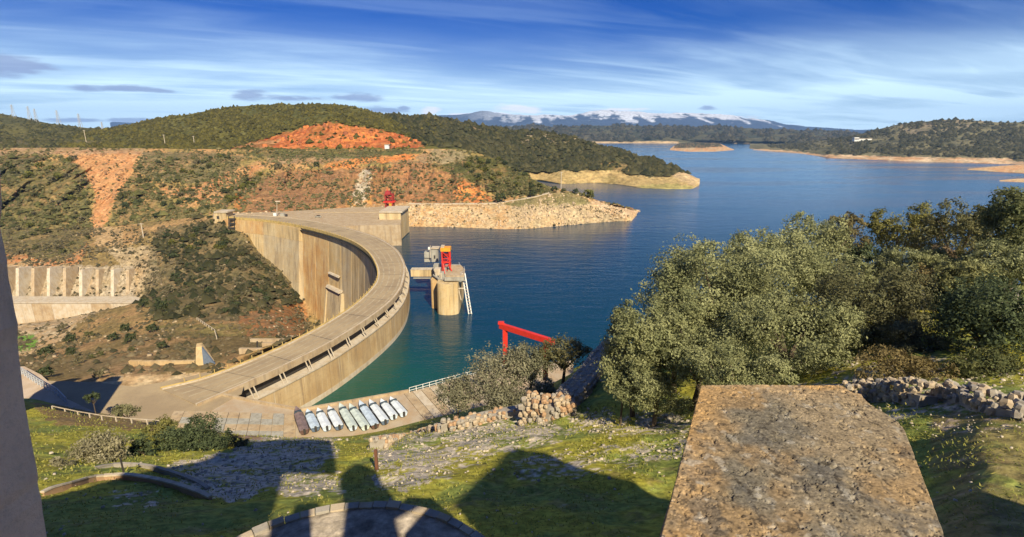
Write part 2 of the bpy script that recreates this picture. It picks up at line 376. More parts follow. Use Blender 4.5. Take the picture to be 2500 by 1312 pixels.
# right-hand hill with its bleached shore ---------------------------------------------
SH = [(2000, 379), (2100, 387), (2250, 394), (2400, 401), (2475, 403), (2520, 410), (2700, 425)]
pr = painter((0.17, 0.155, 0.085), [([(2080, 345), (2085, 338), (2135, 338), (2130, 345)], (0.5, 0.45, 0.36), 0.0),
     ([(2190, 330), (2200, 303), (2290, 292), (2400, 292), (2430, 300), (2330, 316), (2260, 330)], (0.34, 0.27, 0.18), 0.75, (0.12, 0.11, 0.06)),
     ([(1830, 362), (1900, 366), (2010, 378), (2200, 383), (2470, 388), (2480, 394), (2700, 410), (2700, 440), (2400, 410), (2000, 390), (1830, 374)], (0.52, 0.30, 0.15), 1.0, (0.55, 0.42, 0.27))], (0.10, 0.098, 0.055), 5, 6, 0.02, 0.05)
rh = loft('right_hill', [
    [(1780, 352, 2800), (1900, 352, 2600), (2000, 345, 2400), (2080, 333, 2100), (2130, 320, 2050), (2200, 304, 2000), (2290, 293, 1950), (2360, 294, 1900), (2420, 299, 1850), (2500, 298, 1850), (2600, 300, 1850), (2750, 310, 1800)],
    [(1780, 358, 2600), (1900, 359, 2350), (2000, 360, 2000), (2100, 352, 1700), (2250, 345, 1600), (2500, 345, 1500), (2750, 350, 1450)],
    [(1780, 363, 2400), (1900, 366, 2000), (1960, 370, 1850), (2020, 378, 1520), (2200, 382, 1350), (2470, 388, 1230), (2520, 395, 1150), (2750, 405, 1050)],
    [(1780, 366, 'z', 0), (1860, 369, 'z', 0), (1950, 375, 'z', 0), (2020, 386, 'z', 0), (2200, 394, 'z', 0), (2470, 402, 'z', 0), (2530, 410, 'z', 0), (2750, 428, 'z', 0)],
    [(1780, 370, 'z', -12), (2020, 392, 'z', -12), (2470, 408, 'z', -12), (2750, 436, 'z', -12)]], sof(1830), sof(2760), 460, [45, 26, 14, 3], pr, 9, M['hill'], 1 / 90., 21, ampl=[0.6, 1, 0.4, 0.03, 0])
# islets and sand bars ------------------------------------------------------------------
def islet(name, top, foot, nu=120, col=SAND, lab=None, green=None):
    us = [q[0] for q in top]
    pp = painter((0.52, 0.29, 0.14), [(green, (0.06, 0.065, 0.03), 1.0)] if green else [], col, 2, 8, 0.05, 0.2)
    back = [(u, v, 'z', 0) for u, v, z in top]; 
    mid = [(u, v, 'z', z) for u, v, z in top]
    bk = [(u, v - 1.5, 'z', -2) for u, v, z in top]
    ft = [(u, v, 'z', 0) for u, v in foot]; ff = [(u, v + 3, 'z', -3) for u, v in foot]
    return loft(name, [bk, mid, ft, ff], sof(us[0], foot[0][1]), sof(us[-1], foot[0][1]), nu, [5, 8, 2], pp, 0.6, M['hill'], 1 / 20., 5, ampl=[0, 1, 0, 0])
islet('wooded_islet_ground', [(1636, 365, 0.3), (1655, 352, 4), (1690, 348, 8), (1750, 350, 8), (1775, 360, 2), (1792, 366, 0.3)], [(1636, 367), (1680, 371), (1740, 371), (1792, 367)], green=[(1645, 362), (1650, 346), (1700, 343), (1755, 347), (1765, 359)])
islet('sand_bar', [(2362, 413, 0.3), (2400, 410, 2.5), (2460, 405, 4), (2540, 402, 5), (2640, 402, 5)], [(2362, 415), (2420, 420), (2500, 424), (2640, 430)])
islet('sand_spit', [(2440, 441, 0.3), (2470, 438, 1.5), (2520, 436, 2), (2640, 436, 2)], [(2440, 443), (2500, 446), (2640, 452)])

# hill behind the dam, quarry cliff, wooded peninsula -----------------------------------
pl = painter(OLIVE, [([(-200, 352), (-200, 330), (100, 332), (240, 345), (300, 360), (300, 372), (-200, 372)], MAUVE, 0.6, OLIVE2)], OLIVE2, 10, 4, 0.02, 0.15)
lh = loft('left_far_hill', [
    [(-400, 240, 1150), (-150, 256, 1150), (0, 278, 1150), (100, 298, 1150), (200, 312, 1120), (300, 318, 1100), (500, 324, 1100)],
    [(-400, 300, 900), (0, 325, 850), (200, 330, 850), (500, 335, 850)],
    [(-400, 372, 560), (500, 376, 560)]], sof(-400), sof(480), 420, [40, 40], pl, 5, M['hill'], 1 / 70., 41, ampl=[0.4, 1, 0.3])

QUARRY = [(560, 362), (625, 345), (680, 328), (740, 312), (790, 300), (830, 300), (850, 308), (930, 316), (985, 330), (1030, 348), (1035, 362)]
PEN = [(1290, 424), (1380, 417), (1500, 416), (1560, 430), (1620, 434), (1655, 420), (1700, 432), (1730, 450), (1700, 475), (1560, 475), (1370, 462), (1290, 440)]
pb = painter((0.125, 0.115, 0.032), [
    ([(930, 275), (1060, 275), (1200, 305), (1420, 340), (1680, 420), (1620, 440), (1400, 425), (1300, 425), (1160, 395), (1150, 362), (1040, 355), (960, 310)], (0.075, 0.07, 0.035), 0.95, (0.04, 0.045, 0.022)),
    (QUARRY, RUSTC, 1.0, RUST2),
    ([(790, 302), (880, 306), (930, 330), (900, 352), (840, 345)], (0.62, 0.22, 0.055), 0.8, RUSTC),
    ([(1270, 345), (1290, 320), (1340, 318), (1420, 335), (1400, 348), (1320, 352)], (0.40, 0.32, 0.2), 0.85, (0.14, 0.12, 0.07)),
    ([(1120, 300), (1180, 312), (1170, 322), (1120, 314)], (0.38, 0.24, 0.13), 0.7, OLIVE2),
    ([(1420, 405), (1500, 395), (1560, 405), (1570, 418), (1440, 420)], (0.34, 0.22, 0.1), 0.8, OLIVE),
    (PEN, (0.42, 0.30, 0.13), 1.0, (0.36, 0.27, 0.12)),
    ([(1560, 475), (1560, 452), (1640, 448), (1690, 455), (1700, 475)], (0.30, 0.30, 0.10), 0.7),
    ([(1650, 418), (1670, 420), (1730, 442), (1725, 455), (1690, 452), (1640, 430)], (0.58, 0.42, 0.24), 1.0),
    ([(600, 348), (690, 338), (660, 362), (560, 366)], SAND2, 0.7, OLIVE)], (0.085, 0.085, 0.026), 9, 14, 0.02, 0.12)
bh = loft('big_hill', [
    [(120, 345, 900), (180, 330, 880), (260, 316, 880), (350, 298, 900), (450, 281, 920), (520, 268, 930), (580, 259, 930), (700, 255, 930), (780, 254, 930), (860, 260, 930), (930, 278, 920), (1000, 284, 950), (1050, 281, 980), (1100, 292, 1000), (1180, 310, 1020), (1250, 317, 1020), (1330, 322, 990), (1400, 335, 960), (1470, 355, 930), (1550, 380, 890), (1620, 400, 850), (1665, 418, 800), (1700, 435, 760), (1712, 440, 740)],
    [(120, 352, 700), (600, 345, 660), (700, 325, 640), (740, 312, 640), (800, 297, 640), (840, 300, 640), (930, 314, 640), (985, 330, 640), (1040, 350, 650), (1140, 356, 740), (1250, 352, 860), (1400, 370, 870), (1500, 388, 820), (1620, 412, 790), (1665, 422, 770), (1700, 437, 740), (1712, 442, 728)],
    [(120, 364, 560), (600, 364, 560), (800, 364, 570), (1030, 364, 570), (1140, 368, 620), (1200, 385, 710), (1300, 413, 800), (1380, 416, 760), (1500, 415, 760), (1570, 426, 740), (1640, 430, 730), (1665, 424, 745), (1700, 440, 722), (1712, 443, 718)],
    [(120, 372, 545), (600, 372, 545), (1030, 372, 550), (1140, 380, 600), (1220, 412, 690), (1310, 438, 'z', 2), (1370, 450, 'z', 0), (1450, 447, 'z', 0), (1500, 450, 'z', 0), (1560, 459, 'z', 0), (1620, 462, 'z', 0), (1692, 462, 'z', 0), (1703, 455, 'z', 0), (1712, 447, 'z', 0)],
    [(120, 385, 540), (600, 385, 540), (1030, 385, 545), (1220, 425, 660), (1310, 450, 'z', -6), (1500, 455, 'z', -6), (1695, 468, 'z', -6), (1712, 453, 'z', -6)]],
    sof(150), sof(1716), 900, [70, 60, 14, 3], pb, 5.0, M['hill'], 1 / 55., 51, ampl=[0.35, 0.9, 0.12, 0.0, 0], crag=(7, 1 / 26.), gully=(14, 16.))

# slope above the dam and front peninsula ------------------------------------------------
TOPL = [(-400, 360, 520), (0, 362, 520), (200, 361, 525), (600, 366, 535), (900, 366, 535), (1060, 364, 535), (1140, 366, 530), (1200, 385, 510), (1270, 425, 480), (1340, 456, 450), (1375, 464, 440), (1440, 490, 425), (1500, 500, 420), (1556, 513, 'z', 0.6), (1600, 513, 'z', -3)]
ups = painter((0.40, 0.235, 0.10), [
    ([(-300, 395), (-300, 700), (170, 700), (225, 560), (215, 450), (190, 395), (120, 390), (60, 420)], (0.14, 0.125, 0.05), 0.85, (0.075, 0.075, 0.035)),
    ([(-300, 372), (110, 372), (60, 430), (-300, 470)], (0.08, 0.085, 0.045), 0.9, (0.05, 0.06, 0.035)),
    ([(130, 368), (340, 368), (318, 430), (290, 470), (262, 530), (235, 585), (222, 540), (232, 470), (205, 410)], (0.48, 0.26, 0.12), 1.0, (0.40, 0.19, 0.08)),
    ([(-300, 352), (360, 352), (350, 376), (200, 380), (-300, 378)], (0.36, 0.25, 0.15), 0.8, BROWN),
    ([(345, 372), (520, 370), (600, 385), (560, 430), (480, 450), (380, 440), (330, 420)], (0.085, 0.085, 0.045), 0.85, (0.13, 0.11, 0.06)),
    ([(280, 480), (330, 420), (380, 470), (500, 520), (520, 600), (440, 700), (280, 620)], (0.13, 0.115, 0.055), 0.75, (0.07, 0.075, 0.03)),
    ([(360, 470), (480, 455), (560, 420), (620, 400), (660, 395), (600, 450), (540, 500), (480, 490)], (0.38, 0.24, 0.12), 0.85, (0.46, 0.2, 0.08)),
    ([(540, 505), (545, 470), (590, 435), (640, 425), (640, 445), (590, 490)], (0.10, 0.10, 0.03), 1.0, (0.05, 0.055, 0.02)),
    ([(575, 520), (600, 480), (660, 430), (700, 418), (880, 408), (940, 405), (1000, 395), (1100, 405), (1150, 440), (1205, 495), (900, 500), (720, 520)], (0.34, 0.165, 0.07), 0.95, (0.20, 0.105, 0.05)),
    ([(640, 430), (870, 412), (865, 500), (600, 520)], (0.22, 0.13, 0.075), 0.6, (0.15, 0.10, 0.06)),
    ([(640, 376), (1060, 376), (1140, 400), (1040, 400), (800, 400), (660, 400)], (0.30, 0.22, 0.13), 0.8, BROWN),
    ([(795, 412), (805, 398), (900, 382), (960, 378), (1020, 378), (1010, 392), (880, 402), (860, 412)], (0.55, 0.25, 0.08), 1.0, (0.48, 0.17, 0.05)),
    ([(575, 480), (590, 470), (598, 515), (572, 515)], (0.5, 0.17, 0.05), 0.9),
    ([(845, 500), (850, 486), (905, 470), (905, 500), (870, 506)], (0.65, 0.33, 0.08), 0.9, (0.5, 0.22, 0.07)),
    ([(868, 505), (862, 470), (872, 430), (885, 414), (908, 415), (905, 450), (892, 505)], (0.50, 0.44, 0.33), 0.95, (0.38, 0.31, 0.2)),
    ([(1120, 440), (1150, 445), (1205, 490), (1150, 497), (1110, 480)], (0.60, 0.25, 0.075), 1.0, (0.42, 0.14, 0.045)),
    ([(960, 400), (1030, 395), (1060, 470), (980, 490)], (0.36, 0.17, 0.08), 0.6, BROWN),
    ([(640, 366), (1040, 366), (1000, 378), (860, 386), (660, 386), (580, 380)], (0.10, 0.105, 0.035), 0.95, (0.055, 0.06, 0.028)),
    ([(1045, 366), (1140, 366), (1140, 395), (1060, 398)], (0.28, 0.23, 0.13), 0.9),
    ([(1050, 405), (1130, 395), (1160, 380), (1210, 380), (1280, 425), (1345, 458), (1330, 476), (1215, 482), (1190, 450), (1130, 440)], (0.10, 0.095, 0.032), 1.0, (0.055, 0.058, 0.022)),
    ([(960, 497), (1200, 497), (1270, 485), (1360, 462), (1420, 470), (1460, 490), (1600, 500), (1600, 600), (960, 600)], (0.50, 0.37, 0.21), 1.0, (0.40, 0.25, 0.12)),
    ([(1215, 500), (1260, 488), (1340, 470), (1400, 465), (1450, 495), (1420, 505), (1300, 510)], (0.22, 0.19, 0.08), 0.95, (0.14, 0.13, 0.05)),
    ([(1250, 505), (1440, 497), (1530, 540), (1400, 552), (1230, 558)], (0.34, 0.28, 0.18), 0.8, (0.42, 0.33, 0.2)),
    ([(1440, 492), (1560, 495), (1570, 520), (1520, 530), (1480, 518)], (0.58, 0.43, 0.28), 0.9, (0.5, 0.34, 0.2))],
    (0.24, 0.185, 0.065), 12, 24, 0.04, 0.2)
L3 = [(-400, 560, 380), (0, 560, 385), (200, 560, 380), (400, 540, 375), (540, 523, 368), (600, 520, 372), (700, 517, 382), (800, 512, 392), (900, 502, 405), (1000, 500, 415), (1200, 499, 420), (1300, 482, 430), (1360, 468, 436), (1420, 478, 428), (1480, 498, 420), (1556, 516, 'z', 0.4), (1600, 516, 'z', -4)]
us = loft('upper_slope', [TOPL,
    [(-400, 372, 505), (200, 372, 505), (600, 385, 510), (900, 386, 510), (1060, 384, 510), (1150, 395, 500), (1200, 410, 490), (1270, 440, 465), (1340, 461, 445), (1400, 470, 435), (1480, 496, 422), (1556, 514, 'z', 0.5), (1600, 514, 'z', -3)],
    [(-400, 430, 450), (200, 420, 460), (400, 420, 470), (600, 415, 480), (660, 405, 480), (900, 402, 485), (1060, 402, 485), (1150, 420, 475), (1200, 440, 468), (1270, 455, 455), (1340, 464, 440), (1400, 474, 431), (1480, 497, 421), (1556, 515, 'z', 0.5), (1600, 515, 'z', -3)],
    [(-400, 490, 410), (200, 490, 415), (400, 480, 420), (540, 470, 420), (600, 470, 425), (700, 460, 440), (900, 450, 450), (1060, 455, 450), (1150, 465, 448), (1210, 475, 445), (1270, 470, 445), (1340, 466, 438), (1400, 476, 430), (1480, 498, 420), (1556, 515, 'z', 0.4), (1600, 515, 'z', -3)],
    L3], sof(-400), sof(1580), 1000, [14, 46, 50, 50], ups, 2.6, M['slope'], 1 / 22., 61, ampl=[0.1, 0.3, 1, 1, 0.15], crag=(8.0, 1 / 16.), gully=(16, 13.))
WL = [(560, 560, 'z', -2), (975, 553, 'z', 0), (1100, 555, 'z', 0), (1230, 560, 'z', 0), (1290, 559, 'z', 0), (1400, 549, 'z', 0), (1500, 541, 'z', 0), (1535, 541, 'z', 0), (1548, 538, 'z', 0), (1530, 530, 'z', 0.2), (1556, 518, 'z', 0), (1600, 518, 'z', -4)]
WL = [c for c in WL if c[0] not in (1530,)]
shr = loft('shore_bank', [L3,
    [(560, 523, 362), (800, 520, 385), (900, 506, 398), (1000, 504, 408), (1200, 504, 412), (1300, 500, 405), (1400, 496, 405), (1480, 506, 408), (1530, 513, 412), (1556, 517, 'z', 0.2), (1600, 517, 'z', -4)],
    WL, [(c[0], c[1] + 8, 'z', -8) for c in WL]], sof(560), sof(1580), 620, [6, 44, 4], ups, 1.5, M['slope'], 1 / 12., 71, ampl=[0.15, 0.5, 0.0, 0], crag=(4.0, 1 / 10.))

# gorge below the dam --------------------------------------------------------------------------
gor = painter((0.32, 0.20, 0.09), [
    ([(-300, 500), (170, 500), (225, 560), (180, 640), (-300, 630)], (0.13, 0.12, 0.05), 0.85, (0.075, 0.075, 0.035)),
    ([(225, 540), (300, 560), (300, 600), (230, 600)], (0.42, 0.29, 0.15), 0.9),
    ([(-300, 625), (40, 620), (150, 640), (215, 590), (190, 660), (-300, 660)], (0.48, 0.18, 0.07), 0.8, TAN),
    ([(250, 605), (380, 600), (390, 690), (320, 740), (300, 650)], (0.42, 0.33, 0.2), 0.9, (0.3, 0.23, 0.14)),
    ([(-300, 650), (330, 650), (330, 740), (-300, 740)], (0.40, 0.33, 0.23), 0.95, (0.28, 0.23, 0.16)),
    ([(380, 560), (560, 530), (620, 600), (700, 660), (740, 730), (700, 790), (440, 780), (340, 740)], (0.13, 0.11, 0.06), 0.8, (0.07, 0.07, 0.035)),
    ([(585, 770), (640, 755), (745, 740), (758, 810), (740, 822), (590, 822)], (0.36, 0.16, 0.06), 0.9, (0.25, 0.14, 0.07)),
    ([(380, 795), (620, 790), (600, 825), (390, 822)], (0.20, 0.15, 0.06), 0.8, (0.12, 0.12, 0.04)),
    ([(20, 785), (320, 730), (200, 780), (150, 830), (60, 870), (20, 860)], (0.50, 0.40, 0.26), 0.9, SAND2),
    ([(40, 820), (90, 820), (85, 850), (50, 858)], (0.12, 0.28, 0.03), 0.9),
    ([(150, 880), (480, 860), (480, 905), (200, 925)], (0.27, 0.20, 0.12), 0.5, MAUVE),
    ([(225, 935), (330, 915), (500, 912), (480, 950), (330, 960)], (0.56, 0.43, 0.25), 1.0, SAND2)],
    (0.20, 0.145, 0.06), 11, 34, 0.06, 0.3)
gg = loft('gorge_ground', [L3,
    [(-400, 610, 345), (0, 612, 345), (200, 605, 345), (330, 590, 345), (450, 560, 350), (540, 545, 350), (600, 575, 342), (640, 620, 337), (700, 680, 320), (740, 745, 312), (800, 830, 290)],
    [(-400, 655, 322), (0, 655, 320), (330, 655, 316), (420, 640, 318), (540, 610, 325), (600, 620, 325), (640, 660, 318), (700, 710, 308), (745, 790, 298), (800, 860, 280)],
    [(-400, 738, 305), (0, 736, 303), (180, 733, 301), (320, 728, 299), (400, 700, 296), (500, 690, 290), (600, 700, 285), (700, 750, 285), (760, 812, 285), (800, 870, 270)],
    [(-400, 795, 292.6), (30, 792, 292.6), (150, 777, 292.6), (250, 759, 292.6), (330, 744, 292.6), (400, 706, 290), (500, 700, 280), (600, 712, 278), (700, 757, 278), (760, 816, 275), (800, 873, 262)],
    [(-400, 800, 262), (30, 797, 262), (150, 790, 255), (250, 762, 250), (330, 742, 250), (450, 740, 245), (550, 755, 240), (650, 780, 235), (760, 825, 225), (800, 880, 220)],
    [(-400, 880, 200), (60, 870, 205), (150, 850, 205), (300, 815, 205), (450, 810, 200), (600, 825, 190), (760, 850, 180), (800, 890, 180)],
    [(-400, 935, 'z', 12), (60, 930, 'z', 12.5), (200, 930, 'z', 13), (330, 918, 'z', 13.2), (480, 905, 'z', 13.2), (600, 868, 'z', 13.2), (760, 810, 'z', 13.2), (800, 790, 'z', 12)],
    [(-400, 950, 'z', 12.9), (200, 960, 'z', 13.25), (330, 950, 'z', 13.25), (480, 925, 'z', 13.25), (500, 923, 'z', 13.1), (560, 905, 'z', 12.5), (620, 880, 'z', 10), (760, 830, 'z', 5), (800, 800, 'z', 2)]],
    sof(-400, 600), sof(790, 600), 760, [30, 26, 36, 8, 26, 36, 30, 6], gor, 2.0, M['slope'], 1 / 16., 81, ampl=[0.15, 0.8, 0.9, 0.15, 0.1, 0.6, 0.8, 0.05, 0.0], crag=(3.0, 1 / 9.), gully=(6, 10.))

# castle hill in the foreground -------------------------------------------------------------------
def p_fore(X, Y, Z, U, V, T):
    a = fbm(X / 5., Y / 5., 91, 5, 0.6)[..., None]; b = fbm(X / 1.1, Y / 1.1, 92, 4, 0.7)[..., None]; c = fbm(X / 0.35, Y / 0.35, 97, 3, 0.7)[..., None]
    G = np.array((0.38, 0.345, 0.05)); G2 = np.array((0.22, 0.26, 0.06)); ST = np.array((0.52, 0.45, 0.34)); EA = np.array((0.26, 0.19, 0.10))
    C = G + (G2 - G) * sstep(a, 0.4, 0.6)
    C = C + (EA - C) * sstep(b, 0.55, 0.75) * 0.45
    du = (fbm(U / 40., V / 18., 93, 4, 0.65) - 0.5) * 70; dv = (fbm(U / 40., V / 18., 94, 4, 0.65) - 0.5) * 30
    st = np.zeros(U.shape)
    for poly, k in (([(900, 1075), (1280, 1000), (1400, 1060), (1330, 1085), (1200, 1110), (1020, 1200), (920, 1195), (910, 1130)], 0.8),
                    ([(690, 1150), (830, 1150), (850, 1200), (680, 1215)], 0.8), ([(400, 1140), (600, 1090), (800, 1110), (760, 1160), (560, 1230), (430, 1170)], 0.85),
                    ([(600, 1060), (830, 1070), (820, 1120), (620, 1110)], 0.8), ([(260, 1195), (390, 1200), (380, 1235), (270, 1235)], 0.6),
                    ([(1250, 1120), (1700, 1060), (1700, 1110), (1400, 1170), (1260, 1170)], 0.6), ([(1380, 1000), (1700, 1010), (1700, 1060), (1400, 1060)], 0.7),
                    ([(1000, 1180), (1250, 1130), (1250, 1230), (1000, 1230)], 0.25), ([(1750, 880), (2600, 880), (2600, 1040), (2280, 1060), (2150, 1020)], 0.55), ([(2150, 700), (2480, 660), (2500, 760), (2200, 760)], 0.9)):
        st = np.maximum(st, inpoly(U + du, V + dv, poly) * k)
    st = np.maximum(st, 0.12)[..., None]
    b2 = fbm(X / 2.2, Y / 2.2, 191, 5, 0.65)[..., None]; k = sstep(c * 0.4 + b * 0.3 + b2 * 0.3, 0.72 - st * 0.36, 0.80 - st * 0.36)
    C = C * (1 - k) + ST * k
    br = inpoly(U + du, V + dv, [(60, 985), (250, 1000), (420, 1030), (640, 1060), (640, 1075), (400, 1050), (150, 1040)])[..., None] * 0.7
    C = C * (1 - br) + np.array((0.26, 0.14, 0.09)) * br
    rr = inpoly(U + du, V + dv, [(2280, 1010), (2700, 1000), (2700, 1400), (2250, 1400)])[..., None] * sstep(a * 0.6 + b * 0.4, 0.45, 0.6) * 0.55
    C = C * (1 - rr) + np.array((0.30, 0.19, 0.10)) * rr
    return C * (0.65 + 0.7 * c)
FG = [
    [(-500, 1700, 4.0), (1250, 1700, 6.0), (3000, 1700, 4.0)],
    [(-500, 1330, 15), (100, 1330, 15), (700, 1330, 16), (1250, 1330, 17), (1650, 1330, 17), (2000, 1330, 13), (2400, 1330, 9), (3000, 1330, 9)],
    [(-500, 1200, 24), (100, 1200, 25), (400, 1200, 26), (900, 1200, 26), (1250, 1200, 26), (1650, 1200, 25), (2000, 1200, 19), (2400, 1180, 13), (3000, 1180, 13)],
    [(-500, 1110, 36), (100, 1110, 38), (400, 1120, 38), (700, 1120, 38), (900, 1110, 38), (1250, 1100, 37), (1450, 1100, 35), (1650, 1095, 33), (2000, 1060, 25), (2400, 1040, 19), (3000, 1020, 19)],
    [(-500, 1040, 60), (100, 1040, 62), (400, 1055, 60), (600, 1068, 56), (720, 1072, 55), (850, 1080, 52), (930, 1082, 50), (1100, 1045, 50), (1260, 1050, 46), (1400, 1040, 44), (1650, 1030, 40), (2000, 960, 32), (2200, 950, 28), (2500, 930, 27), (3000, 900, 27)],
    [(-500, 985, 78), (80, 985, 78), (150, 1005, 76), (260, 1028, 72), (400, 1040, 69), (600, 1066, 62), (720, 1069, 60), (850, 1072, 58), (940, 1068, 56), (1100, 1040, 56), (1300, 1000, 52), (1420, 950, 55), (1480, 900, 58), (1650, 900, 52), (2000, 850, 44), (2200, 800, 42), (2500, 780, 40), (3000, 760, 40)],
    [(-500, 985, 90), (80, 985, 90), (150, 1008, 86), (260, 1040, 84), (400, 1060, 80), (600, 1100, 68), (720, 1100, 66), (850, 1100, 64), (940, 1090, 63), (1100, 1060, 66), (1300, 990, 70), (1420, 900, 76), (1480, 860, 78), (1650, 820, 72), (2000, 760, 65), (2200, 735, 62), (2500, 720, 60), (3000, 700, 60)],
    [(-500, 970, 'z', 12.9), (80, 972, 'z', 12.9), (150, 990, 'z', 12.9), (260, 1010, 'z', 12.9), (400, 1040, 'z', 12.9), (600, 1062, 'z', 12.9), (720, 1068, 'z', 12.9), (850, 1066, 'z', 12.9), (940, 1050, 'z', 12.9), (1100, 1010, 'z', 12.9), (1300, 960, 'z', 8), (1420, 900, 'z', 5), (1500, 870, 'z', 5), (1650, 800, 'z', 3), (2000, 745, 'z', 3), (2500, 700, 'z', 3), (3000, 680, 'z', 3)],
    [(-500, 965, 'z', -20), (80, 968, 'z', 4), (150, 985, 'z', 4), (400, 1035, 'z', 4), (720, 1060, 'z', 4), (1000, 1000, 'z', 4), (1100, 985, 'z', -4), (1300, 930, 'z', -10), (1420, 880, 'z', -10), (1650, 780, 'z', -10), (2000, 725, 'z', -10), (2500, 680, 'z', -10), (3000, 660, 'z', -10)]]
fg = loft('castle_hill', FG, -2.2, 2.4, 900, [4, 60, 60, 70, 40, 30, 20, 4], p_fore, 0.55, M['near'], 1 / 4., 101, ampl=[1, 1, 1, 1, 0.9, 0.5, 0.8, 0.1, 0])

# base ground sheet and the reservoir -------------------------------------------------------------
me = mesh_np('ground', [(-14000, -400, -90), (16000, -400, -90), (16000, 13000, -90), (-14000, 13000, -90)], [(0, 1, 2, 3)], m_plain('deep_ground', (0.15, 0.12, 0.08), 0.95, 0.1, 0.3, 0.01))
link('ground', me, kind='structure')

CIN = [(-205, 352.5), (-188, 348), (-158, 334.5), (-125, 310.6), (-92.2, 278.1), (-73.1, 249.6), (-60.6, 221), (-53.9, 198), (-52.5, 180.4), (-54, 161), (-59.3, 139.6), (-66.2, 122.8), (-73.3, 111.8), (-80, 106.5)]
COUT = [(-201, 364), (-183, 359), (-150, 347), (-115, 322.5), (-80.5, 287.5), (-60, 255.5), (-48, 223.5), (-42.8, 198), (-41, 177), (-43.2, 157.5), (-49.4, 134.3), (-56.4, 118), (-61.8, 108), (-67, 99)]
def catmull(P, n):
    P = [np.array(q, float) for q in P]; P = [2 * P[0] - P[1]] + P + [2 * P[-1] - P[-2]]; o = []
    for i in range(1, len(P) - 2):
        a, b, c, d = P[i - 1:i + 3]
        for j in range(n):
            t = j / n; o.append(0.5 * (2 * b + (c - a) * t + (2 * a - 5 * b + 4 * c - d) * t * t + (3 * b - a - 3 * c + d) * t ** 3))
    o.append(P[-2]); return np.array(o)
NS = 8
IN = catmull(CIN, NS); OUT = catmull(COUT, NS)
W = OUT - IN; W /= np.linalg.norm(W, axis=1)[:, None]       # unit vector pointing upstream
UPW = OUT + W * 0.6
wpoly = [tuple(q) for q in (OUT - W * 1.5)[6:-2]] + [(-40, 104), (0, 92), (60, 70), (160, 70), (420, 120), (9000, 1500), (12000, 9600), (-6000, 9600), (-900, 1500), (-330, 620), (-215, 420)]
me = bpy.data.meshes.new('reservoir_water'); me.from_pydata([(x, y, 0) for x, y in wpoly], [], [tuple(range(len(wpoly)))]); me.update()
m = Mat('reservoir_water', 0.06, 0.5); m.b.inputs['IOR'].default_value = 1.33
geo = m.co
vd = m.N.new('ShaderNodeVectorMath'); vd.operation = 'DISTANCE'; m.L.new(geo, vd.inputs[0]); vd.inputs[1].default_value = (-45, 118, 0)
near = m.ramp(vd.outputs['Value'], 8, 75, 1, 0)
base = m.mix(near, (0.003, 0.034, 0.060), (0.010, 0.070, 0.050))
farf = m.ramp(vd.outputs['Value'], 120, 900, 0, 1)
base = m.mix(farf, base, (0.010, 0.10, 0.23))  # sky reflection on the far water put into the base colour
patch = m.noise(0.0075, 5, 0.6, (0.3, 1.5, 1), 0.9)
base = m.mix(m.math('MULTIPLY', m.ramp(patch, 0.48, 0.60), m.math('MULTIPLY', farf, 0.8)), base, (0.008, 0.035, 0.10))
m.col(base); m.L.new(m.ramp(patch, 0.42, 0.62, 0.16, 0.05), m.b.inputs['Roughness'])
h1 = m.noise(0.9, 3, 0.6, (0.6, 1.2, 1)); h2 = m.noise(0.12, 3, 0.5, (0.5, 1.4, 1))
hh = m.math('ADD', h1, m.math('MULTIPLY', h2, 2.5)); m.bump(hh, 0.22, 0.55)
me.materials.append(m.m); link('reservoir_water', me, kind='structure')

# ------------------------------------------------------------------ the dam
CR = 13.5
def sweep(A, B, z0a, z1a, z0b=None, z1b=None):
    # solid between plan polylines A and B; heights may differ on both sides
    z0b = z0a if z0b is None else z0b; z1b = z1a if z1b is None else z1b; n = len(A); v = []
    for a, b in zip(A, B): v += [(a[0], a[1], z0a), (b[0], b[1], z0b), (b[0], b[1], z1b), (a[0], a[1], z1a)]
    f = []
    for i in range(n - 1):
        k = i * 4
        for j in range(4): f.append((k + j, k + 4 + j, k + 4 + (j + 1) % 4, k + (j + 1) % 4))
    f += [(0, 1, 2, 3), (4 * n - 1, 4 * n - 2, 4 * n - 3, 4 * n - 4)]
    return v, f
dam = thing('arch_dam', 'curved concrete arch dam with a road along its crest and streaked yellow walls', 'dam', (-60, 200, 0))
def seg_(P, W_, t, off): k = np.arange(len(P)); return np.array([np.interp(t, k, P[:, j] + W_[:, j] * off) for j in (0, 1)])
M['track'] = m_plain('worn_asphalt', (0.40, 0.33, 0.22), 0.85, 0.2, 0.35, 0.35)
def part_sweep(name, mat, A, B, *zs, parent=dam, **k):
    mb = MB(); mb.add(*sweep(A, B, *zs)); return mb.build(name, mat, parent, **k)
part_sweep('road_deck', M['road'], IN + W * 1.0, OUT - W * 1.0, CR - 0.9, CR)
part_sweep('kerb', M['pale'], IN + W * 0.45, IN + W * 1.0, CR - 0.9, CR + 0.22)
part_sweep('kerb', M['pale'], OUT - W * 1.0, OUT - W * 0.35, CR - 0.9, CR + 0.2)
part_sweep('edge_beam', M['kerb'], IN, IN + W * 0.45, CR - 1.2, CR + 0.42)
part_sweep('edge_beam', M['conc'], OUT - W * 0.35, OUT, CR - 1.3, CR + 0.38)
part_sweep('inner_core', M['grey'], IN + W * 3.2, OUT - W * 2.2, -60, CR - 0.9)
NT = len(IN)
for a in np.arange(2, NT - 3, 6.5):      # expansion joints across the roadway
    A = seg_(IN, W, a, 1.05); B = seg_(OUT, W, a, -1.05); A2 = seg_(IN, W, a + 0.06, 1.05); B2 = seg_(OUT, W, a + 0.06, -1.05)
    MB().prism([tuple(A), tuple(B), tuple(B2), tuple(A2)], CR + 0.004, CR + 0.02).build('expansion_joint', M['dark'], dam)
